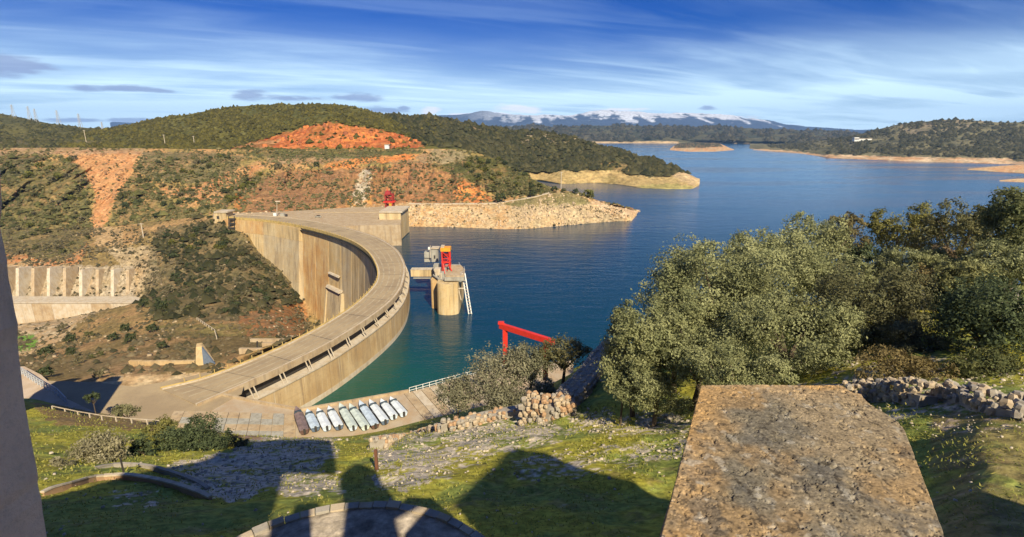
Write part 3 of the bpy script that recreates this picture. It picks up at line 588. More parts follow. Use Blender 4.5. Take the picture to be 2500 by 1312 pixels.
for k_, wd in ((2.3, 0.55), (4.6, 0.45), (6.7, 0.45), (9.0, 0.55)):
    tr_ = [IN[i] + W[i] * k_ * np.linalg.norm(OUT[i] - IN[i]) / 11.3 for i in range(4, NT - 1)]; tr2 = [q + W[i + 4] * wd for i, q in enumerate(tr_)]
    part_sweep('wheel_track', M['track'], np.array(tr_), np.array(tr2), CR + 0.003, CR + 0.007)
part_sweep('waterline_band', M['pale'], (OUT + W * 1.0)[8:-2], (OUT + W * 1.13)[8:-2], -1.0, 1.5)
# posts of the low barrier on the downstream edge
mbp = [MB().box((0, 0, 0.45), (0.14, 0.14, 0.9)).mesh('barrier_post', M['kerb'])]
cum = np.concatenate([[0], np.cumsum(np.linalg.norm(np.diff(IN, axis=0), axis=1))])
for d_ in np.arange(8, cum[-1] - 2, 3.2):
    x = np.interp(d_, cum, IN[:, 0] + W[:, 0] * 0.2); y = np.interp(d_, cum, IN[:, 1] + W[:, 1] * 0.2)
    o = link('barrier_post', mbp[0], dam, (x + 60, y - 200, CR + 0.42))
# downstream face: separate lift blocks between vertical joints
def seg(P, a, b, n=5): 
    t = np.linspace(a, b, n); k = np.arange(len(P)); return np.stack([np.interp(t, k, P[:, 0]), np.interp(t, k, P[:, 1])], 1)
def face_block(a, b, offt, offb, ztop, zbot, mat, name='face_block', back=None, n=4):
    Pi, Wi = seg(IN, a, b, n), seg(W, a, b, n)
    v = []; bk = 3.4 if back is None else back
    for p_, w_ in zip(Pi, Wi):
        for off, z in ((offt, ztop), (offb, zbot), (bk, zbot), (bk, ztop)):
            q = p_ + w_ * off; v.append((q[0], q[1], z))
    f = []
    for i in range(n - 1):
        for j in range(4): f.append((i * 4 + j, i * 4 + 4 + j, i * 4 + 4 + (j + 1) % 4, i * 4 + (j + 1) % 4))
    f += [(0, 1, 2, 3), tuple(range(4 * n - 1, 4 * n - 5, -1))]
    mb = MB(); mb.add(v, f); return mb.build(name, mat, dam)
gap = 0.045
edges = [3, 9, 14.5, 19, 22.5]                       # thick thrust block at the far abutment
for a, b in zip(edges[:-1], edges[1:]):
    face_block(a + gap, b - gap, -0.9, -1.6, CR - 1.3, 4.0, M['rust'] if a < 12 else M['dam'])
    face_block(a + gap, b - gap, -1.8, -9.0, 3.9, -58, M['dam'] if a < 14 else M['dam2'], name='thrust_block')
edges = list(np.arange(22.5, 78, 2.75))
for i, (a, b) in enumerate(zip(edges[:-1], edges[1:])):
    face_block(a + gap, b - gap, 1.0, -4.5, CR - 1.25, -58, (M['rust'] if 0 <= i <= 1 else (M['dam'] if i % 3 else M['dam2'])))
# walkway on brackets under the downstream edge
Pi, Wi = seg(IN, 22.5, 76, 60), seg(W, 22.5, 76, 60)
part_sweep('walkway', M['dark'], Pi - Wi * 0.5, Pi + Wi * 1.2, CR - 2.6, CR - 2.45)
mb = MB()
for d_ in range(0, 59, 1):
    a = Pi[d_] - Wi[d_] * 0.45; mb.bar((a[0], a[1], CR - 2.4), (a[0], a[1], CR - 1.25), 0.06)
    b = Pi[d_ + 1] - Wi[d_ + 1] * 0.45; mb.bar((a[0], a[1], CR - 1.9), (b[0], b[1], CR - 1.9), 0.04)
mb.build('walkway_railing', M['dark'], dam)
# outlet works: sloping apron and side walls on the downstream face
c0 = seg(IN, 29.5, 29.5, 1)[0]; w0 = seg(W, 29.5, 29.5, 1)[0]; t0 = np.array((w0[1], -w0[0]))
def op(tn, dn, z): q = c0 - w0 * dn + t0 * tn; return (q[0], q[1], z)
def outlet(tn0, tn1, d0, d1, z0, z1, name, mat):
    v = [op(tn0, 2, z0), op(tn1, 2, z0), op(tn1, d1, z0), op(tn0, d1, z0), op(tn0, 1, z1), op(tn1, 1, z1), op(tn1, d0, z1), op(tn0, d0, z1)]
    return MB().add(v, [(3, 2, 1, 0), (4, 5, 6, 7), (0, 1, 5, 4), (1, 2, 6, 5), (2, 3, 7, 6), (3, 0, 4, 7)]).build(name, mat, dam)
outlet(-9, 9, 2.6, 8.6, -58, -20, 'outlet_apron', M['dam2']); outlet(-10.6, -9.1, 3.1, 9.6, -58, -19, 'outlet_wall', M['dam2']); outlet(9.1, 10.6, 3.1, 9.6, -58, -19, 'outlet_wall', M['dam2'])
outlet(-9, 9, 3.0, 3.9, -18.8, -17.5, 'outlet_ledge', M['pale']); outlet(-7, 7, 2.0, 2.5, -10.2, -9.4, 'outlet_ledge', M['pale'])
# upstream face below the overhanging roadway
eu = list(np.arange(8, NT - 2, 4.1))
UT = CR - 4.3
for a, b in zip(eu[:-1], eu[1:]):
    A = seg(OUT, a + 0.03, b - 0.03, 4); Wi = seg(W, a + 0.03, b - 0.03, 4)
    v, f = sweep(A - Wi * 1.8, A + Wi * 1.1, -12, UT); MB().add(v, f).build('upstream_block', M['updam'], dam)
part_sweep('upstream_coping', M['pale'], OUT - W * 1.6, OUT + W * 1.35, UT + 0.01, UT + 0.4)
part_sweep('shade_backing', M['dark'], OUT - W * 2.1, OUT - W * 1.9, -12, CR - 0.95)  # dark sheet behind the joints; its colour stands in for shade under the roadway
strut = None
cumo = np.concatenate([[0], np.cumsum(np.linalg.norm(np.diff(OUT, axis=0), axis=1))])
for d_ in np.arange(cumo[-1] - 4.5, 75, -8.2):
    for s_ in (0, 1.1):
        q = np.array([np.interp(d_ + s_, cumo, OUT[:, k]) for k in (0, 1)]); w_ = np.array([np.interp(d_ + s_, cumo, W[:, k]) for k in (0, 1)])
        tn = np.array([w_[1], -w_[0]])
        a = q + w_ * 1.15; b = q - w_ * 0.05 + tn * 0.0
        MB().bar((a[0], a[1], UT + 0.4), (b[0], b[1], CR - 1.25), 0.15).build('bracket', M['pale'], dam)

# ------------------------------------------------------------------ far abutment
def boxuv(mb, u0, u1, vt, vb, d, thick):
    a = PD(u0, vt, d); b = PD(u1, vb, d); vm = (vt + vb) / 2; a[0] = PD(u0, vm, d)[0]; b[0] = PD(u1, vm, d)[0]
    return mb.box(((a[0] + b[0]) / 2, d + thick / 2, (a[2] + b[2]) / 2), (abs(b[0] - a[0]), thick, abs(a[2] - b[2])))
def polyz(pts, z): return [tuple(PZ(u, v, z)[:2]) for u, v in pts]
def ccw(p):
    a = sum(p[i][0] * p[(i + 1) % len(p)][1] - p[(i + 1) % len(p)][0] * p[i][1] for i in range(len(p))); return p if a > 0 else p[::-1]
o = MB().prism(ccw(polyz([(520, 530), (575, 529), (700, 540), (760, 549), (850, 552), (905, 550), (978, 549), (980, 515), (960, 504), (900, 504), (780, 512), (650, 519), (560, 520), (520, 522)], CR - 0.1)), -6, CR - 0.1).build('concrete_terrace', M['conc'])
tag(o, 'broad flat concrete terrace at the far end of the dam beneath the brown cliff', 'terrace')
blk = thing('gate_block', 'pale concrete block standing in the water at the far end of the dam', 'intake structure', tuple(PZ(950, 580, 0)))
boxuv(MB(), 927, 980, 520, 583, 341, 26).build('block', M['dam'], blk); boxuv(MB(), 925, 982, 517, 520, 340.4, 27).build('cap', M['pale'], blk)
gh = thing('gatehouse', 'small pale concrete gatehouse with a recessed opening at the waterside', 'gatehouse', tuple(PZ(915, 582, 0)))
boxuv(MB(), 902, 929, 547, 584, 335, 7).build('wall', M['pale'], gh); boxuv(MB(), 900, 931, 544, 547, 334.5, 8).build('roof', M['grey'], gh); boxuv(MB(), 908, 917, 566, 578, 334.8, 0.19).build('doorway', M['dark'], gh)
steps = thing('stepped_wall', 'long low stepped concrete walls between the dam road and gate block', 'wall', tuple(PD(850, 530, 356)))
for u0, u1, vt, vb, d, th in ((770, 936, 519, 523, 372, 2), (800, 936, 510, 514, 392, 2), (790, 928, 530, 536, 352, 1.6), (846, 900, 541, 549, 342, 2), (870, 926, 556, 565, 337, 3)):
    boxuv(MB(), u0, u1, vt, vb, d, th).build('wall_step', M['dam'], steps)
hut = thing('control_hut', 'small square yellowish hut at the far left end of the dam crest', 'hut', tuple(PD(538, 545, 352)))
boxuv(MB(), 524, 553, 520, 546, 350, 9).build('wall', M['dam'], hut); boxuv(MB(), 522, 555, 517, 520, 349.5, 10).build('roof', M['pale'], hut)
boxuv(MB(), 529, 535, 528, 535, 349.9, 0.09).build('window', M['dark'], hut)
gt = thing('steel_stair', 'dark steel stair tower fixed beside the far edge of the dam face', 'stair', tuple(PD(566, 590, 346)))
mb = MB()
for u in (558, 572): 
    a, b = PD(u, 528, 346), PD(u, 592, 346); mb.bar(a, b, 0.25)
mb.build('post', M['dark'], gt)
for v0 in range(534, 590, 11): boxuv(MB(), 557, 573, v0, v0 + 3, 345.5, 1.6).build('landing', M['dark'], gt)
lp = thing('lamp_post', 'tall thin grey mast on the terrace at the far end of the dam', 'mast', tuple(PD(676, 526, 356)))
MB().bar(PD(676, 528, 356), PD(676, 492, 356), 0.3, 6, 0.16).build('pole', M['pale'], lp); boxuv(MB(), 672, 684, 491, 493.5, 356, 0.5).build('lamp', M['pale'], lp)
cb = thing('service_cabinet', 'low grey service cabinets beside the mast on the far terrace', 'cabinet', tuple(PD(690, 530, 354)))
boxuv(MB(), 684, 694, 522, 529, 354, 2).build('cabinet_box', M['grey'], cb); boxuv(MB(), 696, 700, 524, 530, 353, 1.5).build('cabinet_box', M['dark'], cb)
boxuv(MB(), 667, 674, 521, 528, 353, 1.5).build('cabinet_box', M['white'], cb)
# small parked car on the terrace
def car(loc, rz, label, matc):
    t = thing('parked_car', label, 'car', loc, rz)
    MB().box((0, 0, 0.55), (1.7, 4.2, 0.7), top=0.97).build('body', matc, t, off=(0, 0, 0)); MB().box((0, -0.2, 1.15), (1.5, 2.3, 0.55), top=0.8).build('cabin', M['dark'], t, off=(0, 0, 0))
    for x in (-0.8, 0.8):
        for y in (-1.3, 1.3): MB().bar((x - 0.1, y, 0.33), (x + 0.1, y, 0.33), 0.33, 10).build('wheel', M['dark'], t, off=(0, 0, 0))
q = PZ(777, 531, CR - 0.1); car((q[0], q[1], CR - 0.1), 1.3, 'small dark car parked on the far concrete terrace', M['grey'])

# travelling red crane at the far abutment
rc = thing('lattice_crane', 'tall dark red lattice crane at the foot of the brown cliff', 'crane', tuple(PD(953, 520, 372)))
def lattice(mb, c, w_, d_, h, nb, r):
    x, y, z = c
    cs = [(x - w_ / 2, y - d_ / 2), (x + w_ / 2, y - d_ / 2), (x + w_ / 2, y + d_ / 2), (x - w_ / 2, y + d_ / 2)]
    for q in cs: mb.bar((*q, z), (*q, z + h), r)
    for i in range(nb + 1):
        for j in range(4): mb.bar((*cs[j], z + h * i / nb), (*cs[(j + 1) % 4], z + h * i / nb), r * 0.7)
    for i in range(nb):
        for j in range(4):
            a, b = (cs[j], cs[(j + 1) % 4]) if (i + j) % 2 else (cs[(j + 1) % 4], cs[j]); mb.bar((*a, z + h * i / nb), (*b, z + h * (i + 1) / nb), r * 0.6)
M['maroon'] = m_plain('maroon_paint', (0.30, 0.02, 0.02), 0.5)
q = PD(953, 520, 372); mb = MB(); lattice(mb, (q[0], q[1], q[2]), 5.2, 5, 13.5, 5, 0.42); mb.build('tower', M['maroon'], rc)
MB().box((q[0], q[1], q[2] + 8.2), (8.2, 6, 0.8)).build('platform', M['red'], rc); MB().box((q[0] - 0.2, q[1], q[2] + 3.6), (6.6, 5.5, 0.7)).build('platform', M['red'], rc)
MB().box((q[0] - 0.8, q[1], q[2] + 14.6), (4.2, 4, 2.4), top=0.7).build('hoist_housing', M['maroon'], rc); MB().bar((q[0] - 1, q[1], q[2] + 15.5), (q[0] - 1.4, q[1], q[2] + 18.2), 0.3, 4, 0.12).build('jib', M['red'], rc)
MB().box((q[0] + 1.2, q[1] - 3.2, q[2] + 6), (1.6, 1.4, 2.2)).build('cab', M['yellow'], rc)

# ------------------------------------------------------------------ intake tower in the water
it = thing('intake_tower', 'round-ended concrete intake tower rising from the water beyond the dam', 'tower', tuple(PZ(1090, 770, 0)))
def stadium(cx, y0, y1, hw, n=10):
    p = []
    for i in range(n + 1): t = math.pi + math.pi * i / n; p.append((cx + hw * math.cos(t), y0 + hw * 0.62 * (math.sin(t) + 1) ))
    for i in range(n + 1): t = math.pi * i / n; p.append((cx + hw * math.cos(t), y1 + hw * 0.6 * math.sin(t)))
    return p
ZT = 12.6
MB().prism(ccw(stadium(-25.4, 192.0, 216, 4.25)), -12, ZT).build('pier', M['dam'], it, smooth=False)
MB().prism(ccw(stadium(-31.3, 200, 218, 1.7)), -12, ZT - 0.6).build('pier', M['rust'], it)
mb = MB(); mb.prism(ccw(polyz([(1059, 690), (1072, 694), (1078, 700), (1079, 700), (1079, 690)], ZT)), ZT - 1.4, ZT + 0.02); 
dk = ccw([(-32.5, 204), (-29.8, 199.0), (-26.8, 197.2), (-20.2, 195.6), (-18.6, 197), (-19.4, 207), (-23.0, 222), (-33.5, 222)])
MB().prism(dk, ZT + 0.03, ZT + 0.5).build('deck', M['grey'], it)
MB().prism(ccw([(-26.6, 195.4), (-18.9, 195.4), (-18.7, 199.5), (-26.6, 199.5)]), ZT + 0.55, ZT + 1.9).build('deck_parapet', M['grey'], it)
MB().prism(ccw([(-26.3, 196.2), (-18.9, 196.2), (-19.4, 206), (-21.8, 213), (-26.3, 213)]), ZT + 1.92, ZT + 2.5).build('upper_deck', M['conc'], it)
for x, y in ((-31, 203), (-29.2, 200.5), (-28.4, 199.2)): MB().box((x, y, ZT + 1.6), (0.5, 0.5, 2.2)).build('column', M['pale'], it)
for x, y, w_, d_, h in ((-30.6, 205.5, 2.4, 3, 2.6), (-28.4, 203, 1.5, 2, 1.7), (-31.8, 210, 2.0, 3, 3.2), (-28, 208, 1.6, 2, 2.3)):
    MB().box((x, y, ZT + 0.5 + h / 2), (w_, d_, h)).build('machinery_box', M['pale'] if w_ > 2 else M['grey'], it)
mb = MB()
for i in range(12):
    t = i / 11; x = -32.6 + (-19.6 + 32.6) * min(1, t * 1.0); 
pts = [(-20.2, 196.4), (-19.2, 200), (-19.6, 206), (-22, 214), (-23.4, 221)]
for i, (x, y) in enumerate(pts):
    z0 = ZT + (2.5 if y < 212 else 0.5); mb.bar((x, y, z0), (x, y, z0 + 1.2), 0.07)
    if i: a = pts[i - 1]; za = ZT + (2.5 if a[1] < 212 else 0.5); mb.bar((a[0], a[1], za + 1.15), (x, y, z0 + 1.15), 0.06)
mb.build('railing', M['metal'], it)
# inclined gate rails running down into the water
a0, a1 = PD(1128, 668, 199), PZ(1147, 769, 0)
for dx in (0, 1.1): MB().bar(a0 + np.array((dx, 0, 0)), a1 + np.array((dx, 0, -3)), 0.28).build('gate_rail', M['white'], it)
mb = MB()
for i in range(14):
    q = a0 + (a1 - a0) * (i + 0.5) / 14; mb.bar(q, q + np.array((1.1, 0, 0)), 0.12)
mb.build('rail_rungs', M['pale'], it)
a, b = PD(1106, 705, 194), PD(1134, 704, 197); MB().bar(a, b, 0.28).build('support_arm', M['pale'], it)
a, b = PD(1118, 700, 196), PD(1126, 733, 196); MB().bar(a, b, 0.22).build('support_arm', M['pale'], it)
# access bridge
br = thing('access_bridge', 'straight beige concrete footbridge linking the dam crest with the intake tower', 'bridge', (-38, 214, 9.7))
MB().box((-37.8, 214.4, 11.5), (11.0, 3.2, 3.0)).build('girder', M['dam'], br); MB().box((-37.8, 214.4, 13.08), (11.0, 3.5, 0.14)).build('walkway', M['pale'], br)
MB().box((-37.4, 213.2, 9.25), (9.9, 0.5, 0.4)).build('service_pipe', M['grey'], br)
# red gantry with yellow hoist
gy = thing('gantry_crane', 'red gantry crane with an orange-yellow hoist on the intake tower deck', 'crane', (-27.4, 209, ZT + 0.5))
mb = MB(); g0 = (-27.4, 209); gz = ZT + 0.5
lattice(mb, (g0[0], g0[1], gz), 3.0, 3.4, 9.2, 3, 0.3); mb.build('frame', M['red'], gy)
MB().box((g0[0], g0[1], gz + 10.0), (4.0, 4.2, 1.5)).build('hoist_housing', M['yellow'], gy); MB().box((g0[0] - 1.3, g0[1], gz + 11.0), (1.3, 3.4, 0.6)).build('hoist_motor', M['pale'], gy)
MB().box((g0[0] + 0.3, g0[1], gz + 7.4), (2.4, 2.4, 1.4)).build('winch', M['maroon'], gy); MB().box((g0[0], g0[1], gz + 4.6), (3.6, 3.8, 0.5)).build('crossbeam', M['red'], gy)
MB().bar((g0[0] + 1.2, g0[1] - 2, gz + 3.6), (g0[0] + 2.8, g0[1] - 6, gz + 1.9), 0.35).build('chute', M['red'], gy)
MB().bar((g0[0] - 1.2, g0[1] - 2, gz + 4.2), (g0[0] - 0.4, g0[1] - 3.6, gz + 0.2), 0.3).build('brace', M['red'], gy)
cbn = thing('deck_cabin', 'pale grey two-part cabin beside the red gantry on the intake tower', 'cabin', (-32, 218, ZT + 0.5))
boxuv(MB(), 1053, 1069, 608, 640, 220, 3).build('wall', M['grey'], cbn); boxuv(MB(), 1036, 1053, 616, 630, 219, 3).build('side_room', M['grey'], cbn); boxuv(MB(), 1052, 1071, 606, 608.4, 219.6, 4).build('roof', M['pale'], cbn)
boxuv(MB(), 1059, 1063, 624, 632, 219.9, 0.09).build('window', M['dark'], cbn); boxuv(MB(), 1036, 1050, 630, 640, 219.6, 1.2).build('support', M['grey'], cbn)
ms = thing('mast', 'thin white mast standing on the cabin roof at the intake tower', 'mast', tuple(PD(1050, 630, 218)))
MB().bar(PD(1050.5, 630, 218), PD(1050.5, 600, 218), 0.16).build('pole', M['pale'], ms); boxuv(MB(), 1045, 1050, 604, 610, 218, 0.6).build('antenna_box', M['white'], ms)

# ------------------------------------------------------------------ near abutment: road, slabs, quay, boats
pz = CR - 0.15
me = MB().prism(ccw(polyz([(520, 905), (440, 925), (330, 945), (240, 934), (120, 930), (40, 925), (-60, 940), (150, 1040), (400, 1080), (520, 1000), (590, 960), (600, 930)], pz)), pz - 0.25, pz).build('road', M['road'], kind='structure')
me = MB().prism(ccw(polyz([(-80, 895), (60, 895), (100, 915), (165, 975), (240, 1010), (150, 1100), (-80, 1060)], pz + 0.04)), pz - 0.3, pz + 0.04).build('pavement', m_conc('sandy_pavement', (0.50, 0.40, 0.30), (0.42, 0.32, 0.22), (0.32, 0.26, 0.2), 0.4, False), kind='structure')
M['quay'] = m_conc('quay_earth', (0.40, 0.33, 0.24), (0.37, 0.27, 0.17), (0.26, 0.23, 0.18), 0.4, False)
o = MB().prism(ccw(polyz([(400, 1000), (500, 985), (560, 968), (735, 1003), (860, 982), (1000, 957), (1165, 912), (1260, 890), (1400, 880), (1400, 1000), (1100, 1120), (400, 1120)], pz - 0.1)), -14, pz - 0.1).build('quay', M['quay'], kind='structure')
qe = thing('quay_edge_wall', 'low concrete edge wall between the moored boats and the water', 'wall', tuple(PZ(740, 1003, pz)))
edge_px = [(545, 966), (640, 985), (735, 1002), (860, 981), (1000, 956)]
for i in range(4):
    a, b = PZ(*edge_px[i], pz), PZ(*edge_px[i + 1], pz); d_ = b - a; ln = np.linalg.norm(d_); MB().box(((a[0] + b[0]) / 2, (a[1] + b[1]) / 2, pz + 0.1), (ln - 0.05, 0.5, 0.7), rz=math.atan2(d_[1], d_[0])).build('wall_section', M['conc'], qe)
# concrete slabs with open joints beside the road
ap = thing('slab_apron', 'apron of square grey concrete slabs below the near end of the dam road', 'apron', tuple(PZ(600, 1030, pz)))
A_, B_, C_, D_ = [PZ(*q, pz) for q in ((425, 1004), (722, 1012), (722, 1085), (380, 1085))]
nx, ny = 11, 5
slabs = {}
for i in range(nx):
    for j in range(ny):
        def bl(s, t): return (A_ * (1 - s) + B_ * s) * (1 - t) + (D_ * (1 - s) + C_ * s) * t
        e = 0.022; s0, s1, t0_, t1 = (i + e) / nx, (i + 1 - e) / nx, (j + e * 1.4) / ny, (j + 1 - e * 1.4) / ny
        p4 = [bl(s0, t0_), bl(s1, t0_), bl(s1, t1), bl(s0, t1)]; h = random.uniform(-0.03, 0.05)
        MB().prism(ccw([tuple(q[:2]) for q in p4]), pz - 0.05, pz + 0.12 + h).build('slab', M['conc' if random.random() < 0.5 else 'grey'], ap)
ap2 = thing('pale_ramp', 'pale concrete ramp of long parallel strips right of the boats', 'ramp', tuple(PZ(1040, 990, pz)))
for i in range(5):
    a = i / 5 + 0.01; b = (i + 1) / 5 - 0.01
    P1, P2, P3, P4 = [PZ(*q, pz) for q in ((985, 962), (1090, 940), (1190, 1040), (1060, 1055))]
    p4 = [P1 + (P2 - P1) * a, P1 + (P2 - P1) * b, P4 + (P3 - P4) * b, P4 + (P3 - P4) * a]
    MB().prism(ccw([tuple(q[:2]) for q in p4]), pz - 0.05, pz + 0.08 + 0.03 * (i % 2)).build('ramp_strip', M['pale'] if i % 2 else M['conc'], ap2)

def boat(pb, pt, hull, deck, label, glass):
    d_ = pt - pb; Lg = float(np.hypot(d_[0], d_[1])); rz = math.atan2(d_[1], d_[0]) - math.pi / 2
    t = thing('boat', label, 'boat', (float(pb[0]), float(pb[1]), pz + 0.12), rz, 'boats drawn up in a row on the quay')
    wd = 1.0
    st = [(0.0, 0.86, 0.0), (0.18, 0.97, 0.0), (0.5, 1.0, 0.0), (0.72, 0.86, 0.04), (0.88, 0.5, 0.14), (1.0, 0.05, 0.3)]
    v = []; f = []; n = 5
    for s, k, rise in st:
        y = s * Lg; wh = wd * k
        v += [(-wh, y, 0.95 + rise * 1.3), (-wh * 0.72, y, 0.25 + rise), (0, y, 0.02 + rise * 0.8), (wh * 0.72, y, 0.25 + rise), (wh, y, 0.95 + rise * 1.3)]
    for i in range(len(st) - 1):
        for j in range(4): f.append((i * 5 + j, i * 5 + j + 1, i * 5 + 6 + j, i * 5 + 5 + j))
    f.append((4, 3, 2, 1, 0)); MB().add(v, f).build('hull', hull, t, off=(0, 0, 0))
    v = []; f = []
    for s, k, rise in st[:4]:
        y = s * Lg; wh = wd * k * 0.93; v += [(-wh, y + 0.03, 0.97 + rise * 1.3), (0, y + 0.03, 1.32 + rise), (wh, y + 0.03, 0.97 + rise * 1.3)]
    for i in range(3): f += [(i * 3, i * 3 + 1, i * 3 + 4, i * 3 + 3), (i * 3 + 1, i * 3 + 2, i * 3 + 5, i * 3 + 4)]
    f += [(0, 2, 1), (9, 10, 11)]; MB().add(v, f).build('canvas_cover', deck, t, off=(0, 0, 0))
    v = []; f = []
    for s, k, rise in ((0.76, 0.79, 0.06), (0.88, 0.5, 0.14), (0.985, 0.08, 0.29)):
        y = s * Lg; wh = wd * k * 0.9; v += [(-wh, y, 0.98 + rise * 1.3), (0, y, 1.08 + rise * 1.3), (wh, y, 0.98 + rise * 1.3)]
    f = [(0, 1, 4, 3), (1, 2, 5, 4), (3, 4, 7, 6), (4, 5, 8, 7)]; MB().add(v, f).build('foredeck', deck, t, off=(0, 0, 0))
    MB().box((0, 0.74 * Lg, 1.25), (1.6, 0.32, 0.6), top=0.8).build('windscreen', glass, t, off=(0, 0, 0))
    MB().box((0, -0.16, 0.8), (0.4, 0.4, 0.9)).build('outboard_motor', M['dark'], t, off=(0, 0, 0))
    for x in (-0.94, 0.94): MB().bar((x, 0.1, 1.02), (x * 0.9, 0.7 * Lg, 1.1), 0.05).build('gunwale', M['dark'], t, off=(0, 0, 0))
bw = m_plain('boat_white', (0.66, 0.72, 0.76), 0.4, 0.4, 0.2, 0.8); bb = m_plain('boat_blue', (0.50, 0.60, 0.70), 0.5, 0.3, 0.3, 0.8); bg_ = m_plain('boat_green', (0.54, 0.62, 0.57), 0.5, 0.3, 0.3, 0.8)
bd = m_plain('boat_dark', (0.12, 0.07, 0.055), 0.6, 0.3, 0.3, 0.8); bn = m_plain('boat_navy', (0.10, 0.14, 0.2), 0.5, 0.4, 0.3, 0.8); lil = m_plain('boat_lilac', (0.36, 0.30, 0.42), 0.5, 0.3, 0.3, 0.8)
glass = m_plain('dark_glass', (0.04, 0.06, 0.08), 0.15, 0.5, 0.1)
bd2 = m_plain('boat_brown', (0.22, 0.16, 0.15), 0.6, 0.3, 0.4, 0.8)
BT = [((744, 1060), (723, 996), bd, bd2, 'narrow boat with dark brown prow, leftmost in the row'), ((771, 1053), (750, 1003), bn, bb, 'pale blue boat beside the dark-prowed one at the left'),
      ((799, 1052), (776, 1000), bb, bw, 'whitish boat, third from the left end of the row'), ((829, 1049), (802, 995), bn, bw, 'white boat with broad pale foredeck, fourth from the left'),
      ((863, 1051), (829, 988), bb, bg_, 'grey-green boat in the middle of the row, left of the palest green one'), ((893, 1050), (853, 989), bg_, bg_, 'pale green boat, sixth from the left'),
      ((917, 1046), (877, 981), bd, bb, 'blue boat with a sharp dark prow right of the green boat'), ((941, 1036), (902, 979), bn, bw, 'brightest white-blue boat, third from the right end'),
      ((962, 1024), (930, 978), bb, bw, 'short white boat, second from the right end of the row'), ((986, 1017), (953, 973), bb, bw, 'shortest boat with white cover, rightmost in the row')]
for (pb_, pt_, h_, d_, lb) in BT: boat(PZ(*pb_, pz + 0.3), PZ(*pt_, pz + 1.0), h_, d_, lb, glass)

def railing(name, label, pts, h, step, mat, r=0.05, rails=(1.0, 0.5), group=None):
    t = thing(name, label, 'railing', tuple(pts[0])); pts = [np.array(q, float) for q in pts]
    cumd = np.concatenate([[0], np.cumsum([np.linalg.norm(b - a) for a, b in zip(pts[:-1], pts[1:])])]); P = np.array(pts)
    n = max(2, int(cumd[-1] / step)); pp = [np.array([np.interp(cumd[-1] * i / n, cumd, P[:, k]) for k in range(3)]) for i in range(n + 1)]
    post = MB().bar((0, 0, 0), (0, 0, h), r * 1.3).mesh('post', mat)
    for q in pp: link('post', post, t, tuple(q - np.array(t.location)))
    for rr in rails:
        mb = MB()
        for a, b in zip(pp[:-1], pp[1:]): mb.bar(a + np.array((0, 0, h * rr)), b + np.array((0, 0, h * rr)), r)
        mb.build('rail', mat, t)
    return t
railing('railing', 'dark-and-white railing down the left edge of the sandy forecourt', [PZ(u, v, pz) for u, v in ((55, 915), (100, 945), (140, 965), (165, 990))], 1.9, 1.6, M['metal'], 0.10, (1.0, 0.66, 0.33))
railing('railing', 'long white rail curving along the near edge of the shaded road', [PD(u, v + 4, d) for u, v, d in ((130, 1001, 76.5), (190, 1014, 74.5), (260, 1026, 71.6), (330, 1033, 70), (400, 1038, 68.4))], 1.0, 3.0, M['pale'], 0.08, (1.0,))
railing('railing', 'thin white railing on the quay edge right of the boats, above deep water', [PZ(u, v, pz) for u, v in ((1000, 960), (1080, 938), (1170, 914), (1240, 895))], 1.3, 1.6, M['white'], 0.06)
railing('railing', 'low handrail stepping up the shrubby slope beside the dam road', [near_pt(gg, u, v) for u, v in ((482, 782), (505, 798), (526, 812), (529, 830))], 1.2, 3.0, M['pale'], 0.13, (1.0,))

# small walls beside the near road
wg = thing('wing_wall', 'triangular wing wall with a blue-grey slope beside the road', 'wall', tuple(PZ(500, 905, CR)))
a = PZ(522, 905, CR - 0.2); b = PZ(484, 895, CR - 0.2)
dq = 126.
def q_(u, v, d): return tuple(PD(u, v, d))
f_ = [q_(478, 848, dq), q_(492, 846, dq), q_(522, 890, 121), q_(520, 908, 119), q_(497, 910, 121), q_(478, 912, 122)]
bk_ = [(x - 1.2, y + 2.4, z) for x, y, z in f_]
n = len(f_); MB().add(f_ + bk_, [tuple(range(n - 1, -1, -1)), tuple(range(n, 2 * n))] + [(i, (i + 1) % n, n + (i + 1) % n, n + i) for i in range(n)]).build('wall', M['dam'], wg)
f2 = [q_(492, 848, dq - 0.4), q_(523, 888, 120.7), q_(522, 903, 118.7), (q_(497, 895, 120.6))]; b2 = [(x + 0.15, y + 0.3, z) for x, y, z in f2]
MB().add([(x + 0.2, y - 0.3, z + 0.1) for x, y, z in f2] + b2, [(3, 2, 1, 0), (4, 5, 6, 7), (0, 1, 5, 4), (1, 2, 6, 5), (2, 3, 7, 6), (3, 0, 4, 7)]).build('sloping_slab', m_plain('blue_grey_slab', (0.12, 0.15, 0.19), 0.8), wg)  # thin blue-grey slab laid over the sloping face
o = thing('retaining_wall', 'long low orange-brown wall on the slope left of the wing wall', 'wall', tuple(PD(400, 908, 124)))
for i in range(5):
    u0 = 316 + i * 32; boxuv(MB(), u0 + 0.15, u0 + 31.85, 882 + (i % 2), 910, 126, 0.8).build('wall_panel', M['updam'], o)
o = thing('retaining_wall', 'tan parapet walls in steps above the bend of the dam road', 'wall', tuple(PD(650, 850, 140)))
for (u0, u1, vt, vb, d) in ((584, 640, 852, 880, 130), (640, 700, 838, 862, 136), (700, 752, 822, 842, 143), (610, 752, 829, 836, 150)):
    boxuv(MB(), u0 + 0.4, u1 - 0.4, vt, vb, d, 0.8).build('wall_panel', M['conc'], o)
pp_ = thing('pipe_stub', 'short dark pipe post on the wall above the dam road', 'post', tuple(PD(628, 860, 134)))
MB().bar(PD(628, 856, 134), PD(628, 834, 134), 0.22, 8).build('pipe', M['dark'], pp_)

